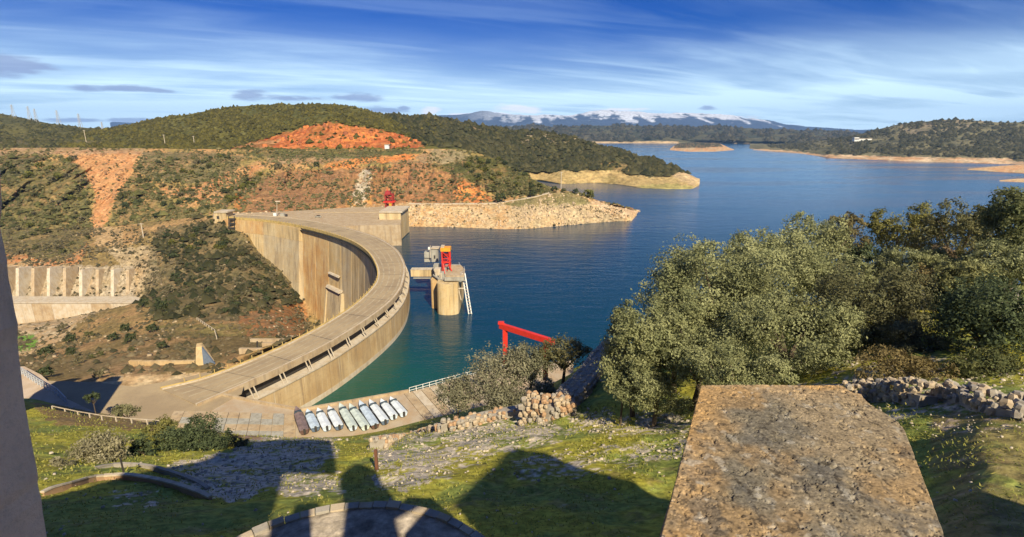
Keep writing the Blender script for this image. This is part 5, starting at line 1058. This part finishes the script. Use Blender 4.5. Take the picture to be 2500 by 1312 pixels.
rocks('valley_rubble', gg, 2200, 0.15, 0.7, dpoly([([(-300, 650), (330, 650), (330, 740), (-300, 740)], 1.0), ([(250, 600), (380, 600), (390, 700), (320, 740)], 1)], [([(-400, 915), (800, 915), (800, 960), (-400, 960)], 0.0)], 0.2), (0.36, 0.28, 0.18), (0.20, 0.15, 0.09), 12, 'pale broken rock on the valley floor and slopes')

STONE_D = dpoly([([(900, 1080), (1280, 1005), (1400, 1060), (1330, 1085), (1200, 1110), (1020, 1200), (920, 1195), (910, 1130)], 1), ([(690, 1150), (830, 1150), (850, 1200), (680, 1215)], 1), ([(400, 1140), (600, 1090), (800, 1110), (760, 1160), (560, 1230), (430, 1170)], 1),
     ([(600, 1060), (830, 1070), (820, 1120), (620, 1110)], 0.7), ([(1250, 1120), (1700, 1060), (1700, 1110), (1400, 1170), (1260, 1170)], 0.6), ([(1380, 1000), (1700, 1010), (1700, 1060), (1400, 1060)], 0.8), ([(2050, 880), (2700, 880), (2700, 1050), (2280, 1060), (2150, 1020)], 0.9), ([(2150, 690), (2480, 660), (2500, 760), (2200, 760)], 1.0), ([(260, 1195), (390, 1200), (380, 1235), (270, 1235)], 0.7)], [([(60, 985), (420, 1030), (640, 1060), (640, 1080), (60, 1100)], 0.02)], 0.10)
rocks('scree', fg, 24000, 0.03, 0.14, STONE_D, (0.46, 0.40, 0.31), (0.28, 0.24, 0.18), 13, 'pale stones scattered through the grass of the castle slope', flat=0.4, kindc='stones', near_scale=True)
def tufts(name, n, seed, label):
    r_ = np.random.default_rng(seed); U, V = fg['U'], fg['V']; D = (1 - 0.75 * np.clip(STONE_D(U, V), 0, 1)) * (V > 990) * (V < 1420) * sstep(fbm(fg['X'] / 2., fg['Y'] / 2., 55, 3), 0.3, 0.6)
    A = np.hypot(*np.gradient(U)) * np.hypot(*np.gradient(V)) * (np.abs(fg['Y']) ** 0.4); p_ = (D * A).ravel(); p_ /= p_.sum(); k = r_.choice(p_.size, n, p=p_)
    P = np.stack([fg['X'].ravel()[k], fg['Y'].ravel()[k], fg['Z'].ravel()[k]], 1) + r_.normal(0, 0.12, (n, 3)) * np.array((1, 1, 0))
    a = r_.uniform(0, 6.28, n); k9 = np.clip(P[:, 1] / 34., 0.25, 1.3); h = r_.uniform(0.06, 0.22, n) * k9; w_ = r_.uniform(0.03, 0.08, n) * k9
    T = np.stack([np.cos(a) * w_, np.sin(a) * w_, 0 * a], 1); tip = np.stack([r_.normal(0, .08, n), r_.normal(0, .08, n), h], 1)
    V3 = np.stack([P - T, P + T, P + tip], 1).reshape(-1, 3); Fq = np.arange(n * 3).reshape(n, 3)
    C = np.array((0.22, 0.24, 0.05)) + (np.array((0.38, 0.34, 0.09)) - np.array((0.22, 0.24, 0.05))) * r_.random((n, 1)) ** 1.5
    o = link(name, mesh_np(name, V3, Fq, M['leaf'], np.repeat(C, 3, 0))); tag(o, label, 'grass'); o['kind'] = 'stuff'
tufts('grass', 90000, 14, 'short yellow-green grass on the castle slope')

# ------------------------------------------------------------------ castle stonework near the camera
M['stone'] = m_conc('rubble_stone', (0.46, 0.38, 0.27), (0.37, 0.28, 0.18), (0.22, 0.19, 0.15), 1.2, False, bump=0.03)
M['stone2'] = m_conc('rubble_stone_grey', (0.35, 0.32, 0.27), (0.28, 0.24, 0.19), (0.16, 0.15, 0.13), 1.2, False, bump=0.03)
M['stone3'] = m_conc('rubble_stone_warm', (0.42, 0.27, 0.15), (0.35, 0.22, 0.13), (0.2, 0.15, 0.1), 1.2, False, bump=0.03)
STM = []
def stone_mesh(seed, mat):
    r_ = random.Random(seed); bm = MB(); v = []
    for z, k in ((-0.5, 0.9), (0.1, 1.0), (0.5, 0.7)):
        for i in range(6):
            t = i * math.pi / 3 + r_.uniform(-.2, .2); kk = k * r_.uniform(0.8, 1.1); v.append((math.cos(t) * 0.55 * kk, math.sin(t) * 0.55 * kk, z * r_.uniform(0.85, 1.1)))
    f = [(i + 6 * j, (i + 1) % 6 + 6 * j, (i + 1) % 6 + 6 * (j + 1), i + 6 * (j + 1)) for j in range(2) for i in range(6)] + [tuple(range(12, 18)), tuple(range(5, -1, -1))]
    return bm.add(v, f).mesh('stone', mat)
for k in range(9): STM.append(stone_mesh(k, M[('stone', 'stone2', 'stone3')[k % 3]]))
def stone_wall(name, label, cat, path, height, thick, ss, nmax, seed, core=True, kinds=range(9), batter=0.0, loose=0.12, core_h=0.9):
    r_ = random.Random(seed); P = np.array(path, float); t = thing(name, label, cat, tuple(P[0]))
    cm = np.concatenate([[0], np.cumsum(np.linalg.norm(np.diff(P[:, :2], axis=0), axis=1))])
    if core:
        A = []; B = []
        mb = MB(); v = []
        for i in range(len(P)):
            d_ = P[min(i + 1, len(P) - 1)] - P[max(i - 1, 0)]; d_[2] = 0; d_ /= np.linalg.norm(d_); nn = np.array((-d_[1], d_[0], 0)) * thick * 0.42
            for q in (P[i] - nn - (0, 0, 1.5), P[i] + nn - (0, 0, 1.5), P[i] + nn + (0, 0, height * core_h), P[i] - nn + (0, 0, height * core_h)): v.append(q)
        n = len(P); f = [(i * 4 + j, i * 4 + 4 + j, i * 4 + 4 + (j + 1) % 4, i * 4 + (j + 1) % 4) for i in range(n - 1) for j in range(4)] + [(0, 1, 2, 3), (4 * n - 1, 4 * n - 2, 4 * n - 3, 4 * n - 4)]
        mb.add(v, f).build('wall_core', M['stone2'], t)
    rows = max(1, int(height / (ss * 0.75))); cnt = 0; slots = []
    for r in range(rows):
        nn = int(cm[-1] / ss)
        for i in range(nn):
            for side in (-1, 1): slots.append((r, (i + 0.5 * (r % 2)) / nn * cm[-1], side))
    for i in range(int(cm[-1] / ss)):
        for k in np.arange(-thick / 2 + ss / 2, thick / 2, ss): slots.append((rows - 0.3, i * ss + r_.uniform(0, .3) * ss, k / (thick / 2)))
    front = [s for s in slots if s[2] <= 0 or s[0] > rows - 1]
    if len(front) > nmax: r_.shuffle(front); front = front[:nmax]
    for (r, s, side) in front:
        q = np.array([np.interp(s, cm, P[:, k]) for k in range(3)]); i = min(len(P) - 2, int(np.searchsorted(cm, s, 'right') - 1)); d_ = P[i + 1] - P[i]; a = math.atan2(d_[1], d_[0])
        nn = np.array((-math.sin(a), math.cos(a), 0)); off = side * thick * 0.5 * (0.9 if r < rows - 0.5 else 1)
        pos = q + nn * off + np.array((r_.uniform(-1, 1) * loose * ss, r_.uniform(-1, 1) * loose * ss, (r + 0.5) * ss * 0.75 + r_.uniform(-1, 1) * loose * ss * 0.5))
        o = link('stone', STM[r_.choice(list(kinds))], t, tuple(pos - P[0])); z = ss * (r_.uniform(0.75, 1.15) if loose < 0.3 else r_.uniform(0.5, 1.25)); o.scale = (z * 1.05, z * 0.95, z * 0.8); o.rotation_euler = (r_.uniform(-.3, .3), r_.uniform(-.3, .3), a + r_.uniform(-.5, .5))
    return t
def gpt(u, v): q = near_pt(fg, u, v); return q
stone_wall('ruined_wall', 'long low ruined stone wall running down the sunlit grass slope', 'wall', [gpt(925, 1095), gpt(1000, 1076), gpt(1090, 1052), gpt(1180, 1030), gpt(1272, 1012)], 1.0, 1.6, 0.55, 290, 1)
def wcap(name, label, f, th, mat):   # solid wall piece: front outline pushed back in y
    t = thing(name, label, 'wall', tuple(f[0])); b = [(x + 0.15 * th, y + th, z + 0.1 * th) for x, y, z in f]; n = len(f)
    MB().add(list(f) + b, [tuple(range(n)), tuple(range(2 * n - 1, n - 1, -1))] + [(i, n + i, n + (i + 1) % n, (i + 1) % n) for i in range(n)]).build('wall_face', mat, t); return t
stone_wall('castle_rampart', 'tall broken corner of the castle rampart with one sunlit and one shaded side', 'wall', [PD(1285, 1058, 49), PD(1345, 1066, 47.5), PD(1402, 1062, 47.5)], 4.2, 2.2, 0.56, 290, 2, loose=0.3)
stone_wall('castle_rampart', 'rampart wall climbing away to the lakeside bluff, grey and in shade', 'wall', [PD(1385, 1010, 50), PD(1430, 960, 55), PD(1470, 905, 62), PD(1500, 868, 68)], 2.6, 2.6, 0.7, 280, 3, kinds=(1, 4, 7, 0))
stone_wall('ruined_wall', 'low shaded stone footing running right from the rampart corner', 'wall', [PD(1405, 1050, 46), PD(1500, 1040, 45), PD(1600, 1050, 43)], 0.8, 1.6, 0.6, 120, 4, kinds=(1, 4, 7), loose=0.3)
stone_wall('rubble_wall', 'collapsed dry stone wall of pale blocks right behind the parapet', 'wall', [gpt(2060, 985), gpt(2130, 975), gpt(2200, 975), gpt(2265, 990)], 1.3, 1.0, 0.36, 290, 5, loose=0.6, core_h=0.4, kinds=(0, 3, 6, 1))
stone_wall('rubble_wall', 'rough stone wall at the right edge above the grass', 'wall', [gpt(2290, 970), gpt(2380, 985), gpt(2440, 1010), gpt(2540, 1030)], 0.9, 1.1, 0.42, 290, 6, loose=0.6, core_h=0.35, kinds=(0, 1, 3, 4, 6, 7))
# curved lookout wall at lower left
def curved(name, label, pts, h, th, mat, cap):
    P = catmull([gpt(*q) for q in pts], 3); P[:, 2] = np.convolve(np.pad(P[:, 2], 1, mode='edge'), np.ones(3) / 3, 'valid'); t = thing(name, label, 'wall', tuple(P[0]))
    for i in range(len(P) - 1):
        a, b = P[i], P[i + 1]; d_ = b - a; rz = math.atan2(d_[1], d_[0]); ln = float(np.hypot(d_[0], d_[1])); m_ = (a + b) / 2
        boxbar(a + np.array((0, 0, h / 2 - 0.4)), b + np.array((0, 0, h / 2 - 0.4)), th, h + 0.8).build('wall_section', mat, t); boxbar(a + np.array((0, 0, h + 0.05)), b + np.array((0, 0, h + 0.05)), th * 1.5, 0.1).build('coping', cap, t)
    return t
curved('lookout_wall', 'curved low masonry wall with pale coping around the lookout terrace', [(105, 1212), (170, 1190), (235, 1176), (300, 1171), (370, 1177), (440, 1195), (515, 1222)], 0.3, 0.16, M['stone3'], M['pale'])
curved('lookout_wall', 'shorter curved outer wall just beyond the lookout terrace wall', [(235, 1146), (300, 1141), (365, 1147), (440, 1166), (510, 1196)], 0.22, 0.14, M['stone2'], M['stone2'])
lpst = thing('post', 'thin dark post standing between the two curved lookout walls', 'post', tuple(gpt(305, 1160))); MB().bar((0, 0, 0), (0, 0, 1.3), 0.06, 6).build('pole', M['dark'], lpst, off=(0, 0, 0))
st_ = thing('post', 'brown wooden post at the corner of the grass patch left of the ruined wall', 'post', tuple(gpt(922, 1148))); MB().box((0, 0, 0.8), (0.2, 0.2, 1.7)).build('pole', m_plain('brown_wood', (0.16, 0.07, 0.04), 0.9), st_, off=(0, 0, 0))

# round bastion below the camera
BX, BY, BZ, BR = -4.35, 8.75, 58.6, 5.1
ba = thing('round_bastion', 'round stone bastion top at the bottom of the view, mostly in shade', 'bastion', (BX, BY, BZ - 5))
MB().prism([(BX + BR * 0.96 * math.cos(t), BY + BR * 0.96 * math.sin(t)) for t in np.linspace(0, 2 * math.pi, 64)[:-1]], BZ - 6, BZ).build('drum', M['stone2'], ba)
tt, rr = np.meshgrid(np.linspace(0, 2 * math.pi, 260), np.linspace(0.05, BR * 0.955, 110)); xx, yy = BX + rr * np.cos(tt), BY + rr * np.sin(tt)
zf = BZ + 0.02 + 0.06 * fbm(xx * 3, yy * 3, 71, 5, 0.65) + 0.03 * fbm(xx * 14, yy * 14, 72, 3); cf = (np.array((0.40, 0.34, 0.26)) * (0.45 + 1.0 * fbm(xx * 7, yy * 7, 73, 5, 0.7)[..., None])) * (1 - 0.5 * sstep(fbm(xx * 1.4, yy * 1.4, 75, 4), 0.45, 0.65)[..., None]); ix = np.arange(tt.size).reshape(tt.shape)
link('paving', mesh_np('paving', np.stack([xx - BX, yy - BY, zf - BZ + 5], -1), np.stack([ix[:-1, :-1], ix[:-1, 1:], ix[1:, 1:], ix[1:, :-1]], -1).reshape(-1, 4)[:, ::-1], M['near'], cf.reshape(-1, 3)), ba)
ncop = 72
for i in range(ncop):
    a0, a1 = 2 * math.pi * (i + 0.03) / ncop, 2 * math.pi * (i + 0.97) / ncop; r0, r1 = BR - 0.26, BR + random.uniform(-0.02, 0.05); z1 = BZ + 0.14 + random.uniform(-0.02, 0.03)
    p4 = [(BX + r0 * math.cos(a0), BY + r0 * math.sin(a0)), (BX + r1 * math.cos(a0), BY + r1 * math.sin(a0)), (BX + r1 * math.cos(a1), BY + r1 * math.sin(a1)), (BX + r0 * math.cos(a1), BY + r0 * math.sin(a1))]
    MB().prism(ccw(p4), BZ - 0.25, z1).build('coping_stone', M[('stone', 'stone2')[i % 2]], ba)
r_ = np.random.default_rng(5); cob = [STM[1], STM[4], STM[7], STM[0]]
k = 0
for i in range(270):
    a = r_.uniform(0.1, math.pi - 0.1); q = math.sqrt(r_.uniform(0.05, 0.8)) * BR; x, y = BX + q * math.cos(a), BY + q * math.sin(a)
    o = link('cobble', cob[i % 4], ba, (x - BX, y - BY, 5.0)); s = r_.uniform(0.12, 0.34); o.scale = (s, s, s * 0.3); o.rotation_euler = (0, 0, r_.uniform(0, 6))

# weathered parapet block, lower right
def rock_top(name, label, quad, z, base, nx_, ny_, amp, seed, mat):
    t = thing(name, label, 'parapet', (quad[0][0], quad[0][1], base)); S, T_ = np.meshgrid(np.linspace(0, 1, nx_), np.linspace(0, 1, ny_))
    A, B, C, D_ = [np.array(q) for q in quad]     # near left, near right, far right, far left
    bow = 0.28 * np.sin(np.pi * T_) * 0
    P = ((A[None, None] * (1 - S[..., None]) + B * S[..., None]) * (1 - T_[..., None]) + (D_ * (1 - S[..., None]) + C * S[..., None]) * T_[..., None])
    x, y = P[..., 0].copy(), P[..., 1].copy()
    edge = np.minimum(np.minimum(S, 1 - S) * nx_, np.minimum(T_, 1 - T_) * ny_)
    cut = sstep(T_, 0.62, 1.0) * sstep(S, 0.7, 1.0); x = x - cut * 0.42; y = y - cut * 0.2; x = x + 0.03 * (fbm(x * 3, y * 3, 3) - 0.5) * (edge < 2)
    n1 = fbm(x * 2.2, y * 2.2, seed, 5, 0.6); n2 = fbm(x * 14, y * 14, seed + 3, 4, 0.65); n3 = fbm(x * 34, y * 34, seed + 8, 3, 0.7)
    pit = sstep(n2, 0.62, 0.74) * 0.014 + sstep(n3, 0.64, 0.74) * 0.007
    Zt = z + (n1 - 0.5) * amp - pit + (n3 - 0.5) * 0.006 - 0.05 * np.clip(1 - edge / 3, 0, 1) ** 2
    V = np.stack([x, y, Zt], -1)
    lich = sstep(fbm(x * 1.3, y * 1.3, seed + 11, 4), 0.42, 0.62)[..., None]; edgec = np.clip(1 - np.minimum(S * 5.0, (1 - T_) * 6.0), 0, 1)[..., None]
    Cc = np.array((0.44, 0.33, 0.19)) + (np.array((0.27, 0.225, 0.15)) - np.array((0.44, 0.33, 0.19))) * lich
    og = sstep(fbm(x * 2.1, y * 2.1, seed + 17, 4), 0.45, 0.65)[..., None] * 0.5 + edgec * 0.5; Cc = Cc * (1 - og) + np.array((0.52, 0.31, 0.12)) * og
    gr = sstep(fbm(x * 5, y * 5, seed + 19, 5, 0.65), 0.5, 0.66)[..., None] * 0.6 * (1 - edgec * 0.7) * sstep(1 - T_, 0.15, 0.6)[..., None]; Cc = Cc * (1 - gr) + np.array((0.15, 0.14, 0.12)) * gr
    wh = sstep(fbm(x * 11, y * 11, seed + 23, 3), 0.66, 0.74)[..., None] * 0.4; Cc = Cc * (1 - wh) + np.array((0.62, 0.55, 0.42)) * wh
    dk_ = sstep(fbm(x * 26, y * 26, seed + 29, 3, 0.7), 0.61, 0.70)[..., None] * 0.7; Cc = Cc * (1 - dk_) + np.array((0.07, 0.055, 0.04)) * dk_
    Cc = Cc * (0.72 + 0.56 * n3[..., None]) * (0.74 + 0.24 * edgec) * (0.55 + 0.9 * fbm(x * 55, y * 55, seed + 31, 2)[..., None]) * np.array((0.93, 0.99, 1.14))
    idx = np.arange(nx_ * ny_).reshape(ny_, nx_); Fq = np.stack([idx[:-1, :-1], idx[:-1, 1:], idx[1:, 1:], idx[1:, :-1]], -1).reshape(-1, 4)
    Vs = V.reshape(-1, 3); Cs = Cc.reshape(-1, 3)
    ring = list(idx[0, :]) + list(idx[1:, -1]) + list(idx[-1, -2::-1]) + list(idx[-2:0:-1, 0]); low = Vs[ring].copy(); low[:, 2] = base; n0 = len(Vs); nr = len(ring)
    sk = [(ring[i], n0 + i, n0 + (i + 1) % nr, ring[(i + 1) % nr]) for i in range(nr)]
    me = mesh_np(name + '_slab', np.vstack([Vs, low]) - np.array(t.location), np.vstack([Fq, np.array(sk)]), mat, np.vstack([Cs, Cs[ring]]))
    link('slab', me, t); return t
m = Mat('lichen_stone', 0.95, 0.1); m.col(m.mix(1.0, m.attr(), m.mix(m.ramp(m.noise(9, 6, 0.75), 0.3, 0.7), (0.62, 0.62, 0.62), (0.95, 0.95, 0.95)), 'MULTIPLY')); m.bump(m.noise(40, 6, 0.7), 0.004, 0.6); M['lichen'] = m.m
pzz = 67.35
def Pq(u, v): return tuple(PZ(u, v, pzz)[:2]) + (pzz,)
rock_top('parapet', 'broad flat-topped stone parapet covered with lichen at the lower right', [Pq(1585, 1400), Pq(2345, 1400), Pq(2170, 938), Pq(1710, 938)], pzz, 60, 360, 420, 0.03, 3, M['lichen'])
# grey pier at the left edge
pr_ = thing('stone_pier', 'tall shaded grey stone pier at the left edge of the view', 'pier', (-1.9, 1.35, 66))
def pier(mb):
    zz = np.linspace(66, 70.0, 140); vv = []
    for i, z in enumerate(zz):
        e = float(np.interp(z, (67.6, 68.633, 68.947, 69.223, 69.413, 69.61, 69.722, 69.93, 70.2), (-1.73, -1.626, -1.59, -1.564, -1.539, -1.515, -1.509, -1.455, -1.45))) + 0.012 * (vnoise(np.array([z * 3.1]), np.array([2.2]), 4)[0] - 0.5) + 0.012 * (vnoise(np.array([z * 19.0]), np.array([5.2]), 8)[0] - 0.5)
        for x, y in ((-1.95, 0.6), (-1.75, 0.5), (e - 0.03, 0.75), (e - 0.01, 1.1), (e, 1.5), (-1.95, 1.5)): vv.append((x, y, z))
    n = len(zz); f = [(i * 6 + j, i * 6 + (j + 1) % 6, i * 6 + 6 + (j + 1) % 6, i * 6 + 6 + j) for i in range(n - 1) for j in range(6)] + [(5, 4, 3, 2, 1, 0), tuple(range(6 * n - 6, 6 * n))]
    return mb.add(vv, f)
M['pier'] = m_conc('pier_stone', (0.92, 0.72, 0.54), (0.80, 0.63, 0.48), (0.42, 0.35, 0.27), 3.0, True, bump=0.014)
pier(MB()).build('shaft', M['pier'], pr_)
MB().box((-1.3, -0.2, 68.6), (1.1, 0.35, 5.3)).build('shade_block', M['pier'], pr_)  # unseen block added behind the pier to keep its face in shade

# the castle wall behind the viewpoint; its outline is what throws the shadow over the slope


cst = thing('castle_wall', 'castle wall with broken battlements behind the viewpoint', 'castle', (0, -3, 60))
def wall_xz(name, poly, y0, y1, mat):
    a = sum(poly[i][0] * poly[(i + 1) % len(poly)][1] - poly[(i + 1) % len(poly)][0] * poly[i][1] for i in range(len(poly)))
    if a < 0: poly = poly[::-1]
    n = len(poly); v = [(x, y0, z) for x, z in poly] + [(x, y1, z) for x, z in poly]
    MB().add(v, [tuple(range(n)), tuple(range(2 * n - 1, n - 1, -1))] + [(i, n + i, n + (i + 1) % n, (i + 1) % n) for i in range(n)]).build(name, mat, cst)
wall_xz('keep_wall', [(-22, 55), (-20, 72), (-14.7, 73.2), (-12, 76.6), (-9, 78.5), (-8.6, 83), (1.2, 83.4), (1.25, 76.2), (-0.7, 76.1), (-2.6, 76.4), (-2.0, 71), (-2, 55)], -2.4, -2, M['stone'])
wall_xz('turret', [(-1.99, 55), (-1.99, 70.9), (0.9, 70.9), (1.35, 73), (1.4, 75.8), (2.6, 77.2), (3.2, 77.2), (4.0, 76.3), (4.05, 72.9), (2.59, 72.1), (2.59, 55)], -2.35, -2, M['stone2'])
wall_xz('battlement', [(2.61, 55), (2.61, 71.0), (6.9, 71.2), (7.2, 73), (15.6, 78.9), (16.6, 79.3), (17.6, 78.4), (18.0, 75.8), (18.6, 75.6), (19.2, 55)], -2.4, -2, M['stone'])
otw = thing('road_shadow_block', 'unseen block added at the left brow of the castle hill to shade the road', 'tower', (-83.7, 69, 30))  # out of view; added only to cast a shadow on the road
MB().box((-83.7, 69, 34), (15.5, 6, 26)).build('wall', M['stone'], otw)
for i in range(3): MB().box((-88.9 + i * 5.2, 69, 48.2), (2.6, 6.1, 2.4)).build('blocker_top', M['stone2'], otw)

# ------------------------------------------------------------------ pylons and poles on the left hills
def pylon(u, vb, vt, d, label, lat=True):
    q = near_pt(lh, u, vb); top = PD(u, vt, q[1]); h = float(top[2] - q[2]); t = thing('power_pylon', label, 'pylon', tuple(q), group=None)
    mb = MB(); w_ = h * 0.10
    for sx, sy in ((-1, -1), (1, -1), (1, 1), (-1, 1)): mb.bar((sx * w_, sy * w_, -2), (sx * w_ * 0.15, sy * w_ * 0.15, h), 0.32)
    for i in range(6):
        a, b = i / 6, (i + 1) / 6; wa, wb = w_ * (1 - 0.85 * a), w_ * (1 - 0.85 * b); mb.bar((-wa, -wa, h * a), (wb, -wb, h * b), 0.2); mb.bar((wa, -wa, h * a), (-wb, -wb, h * b), 0.2)
    mb.build('lattice_mast', M['metal'], t, off=(0, 0, 0))
    for k, wd in ((0.72, 0.2), (0.85, 0.26), (0.96, 0.16)): MB().bar((-h * wd * 0.7, 0, h * k), (h * wd * 0.7, 0, h * k), 0.22).build('cross_arm', M['metal'], t, off=(0, 0, 0))
pylon(35, 288, 256, 1000, 'power pylon on the left skyline, leftmost of all')
pylon(74, 294, 260, 1000, 'tall power pylon second from the left on the skyline')
pylon(90, 298, 266, 1000, 'slim power pylon just right of the tall second one')
pylon(144, 306, 270, 1000, 'power pylon in the middle of the left ridge')
pylon(197, 314, 278, 1000, 'power pylon where the left ridge runs down to the saddle')
pylon(252, 320, 298, 1000, 'small power pylon in the saddle left of the big hill')
def pole(u, vb, vt, lf, label):
    q = near_pt(lf, u, vb); top = PD(u, vt, q[1]); t = thing('utility_pole', label, 'pole', tuple(q)); MB().bar((0, 0, -1), (0, 0, top[2] - q[2]), 0.42, 6, 0.3).build('pole', M['pale'], t, off=(0, 0, 0)); MB().bar((-1.6, 0, top[2] - q[2] - 0.6), (1.6, 0, top[2] - q[2] - 0.6), 0.2).build('cross_arm', M['pale'], t, off=(0, 0, 0))
pole(212, 356, 318, us if False else lh, 'pale pole beside the upper road, nearest the left')
pole(403, 352, 329, bh, 'pale pole on the foot of the big hill')
pole(475, 352, 332, bh, 'slightly shorter pole right of the one on the foot of the big hill')
pole(1372, 448, 420, us, 'lone thin pole by the sandy bay of the peninsula')
pole(350, 580, 545, gg, 'pale pole standing in the scrub above the buttress wall')
wb = thing('roadside_hut', 'tiny white hut on the upper road below the quarry', 'hut', tuple(PD(944, 362, 548)))
boxuv(MB(), 939, 949, 354, 364, 548, 4).build('wall', M['white'], wb); boxuv(MB(), 938, 950, 352.5, 354, 547.5, 5).build('roof', M['conc'], wb)
qh = near_pt(rh, 2105, 345); vh = thing('hillside_building', 'long low white building on the slope of the right-hand hill', 'building', tuple(qh))
MB().box((0, 0, 4), (58, 12, 9)).build('wall', M['white'], vh, off=(0, 0, 0)); MB().box((-22, 0, 9), (16, 12, 7)).build('wing', M['white'], vh, off=(0, 0, 0)); MB().box((0, 0, 8.9), (60, 14, 0.8)).build('roof', M['conc'], vh, off=(0, 0, 0))
# lakeside path and upper road edges
def ribbon(name, pts, w_, mat, lift=0.35):
    P = np.array([near_pt(us, *q) for q in pts]); C2 = catmull([tuple(q) for q in P], 6) if True else P
    v = []; 
    for i in range(len(C2)):
        d_ = C2[min(i + 1, len(C2) - 1)] - C2[max(i - 1, 0)]; nn = np.array((-d_[1], d_[0], 0)); nn /= np.linalg.norm(nn) + 1e-9
        v += [C2[i] + nn * w_ / 2 + (0, 0, lift), C2[i] - nn * w_ / 2 + (0, 0, lift), C2[i] - nn * w_ / 2 - (0, 0, 1.2), C2[i] + nn * w_ / 2 - (0, 0, 1.2)]
    n = len(C2); f = [(i * 4 + j, i * 4 + (j + 1) % 4, i * 4 + 4 + (j + 1) % 4, i * 4 + 4 + j) for i in range(n - 1) for j in range(4)] + [(3, 2, 1, 0), tuple(range(4 * n - 4, 4 * n))]
    MB().add(v, f).build(name, mat, kind='structure')
ribbon('lakeside_path', [(1000, 498), (1100, 498), (1200, 497), (1250, 492), (1310, 480), (1345, 470), (1362, 462)], 3.2, M['pale'])

# ------------------------------------------------------------------ air
me = MB().box((1000, 6350, 260), (29000, 13700, 740)).mesh('haze', bpy.data.materials.new('haze')); hm = me.materials[0]; hm.use_nodes = True; hn = hm.node_tree; hn.nodes.clear()
pv = hn.nodes.new('ShaderNodeVolumePrincipled'); pv.inputs['Color'].default_value = (0.27, 0.52, 1.0, 1); pv.inputs['Density'].default_value = 4.5e-5; pv.inputs['Anisotropy'].default_value = 0.0
ho = hn.nodes.new('ShaderNodeOutputMaterial'); hn.links.new(pv.outputs[0], ho.inputs['Volume']); o = link('haze', me); o['kind'] = 'stuff'; tag(o, 'thin blue haze over the lake and far hills', 'haze')
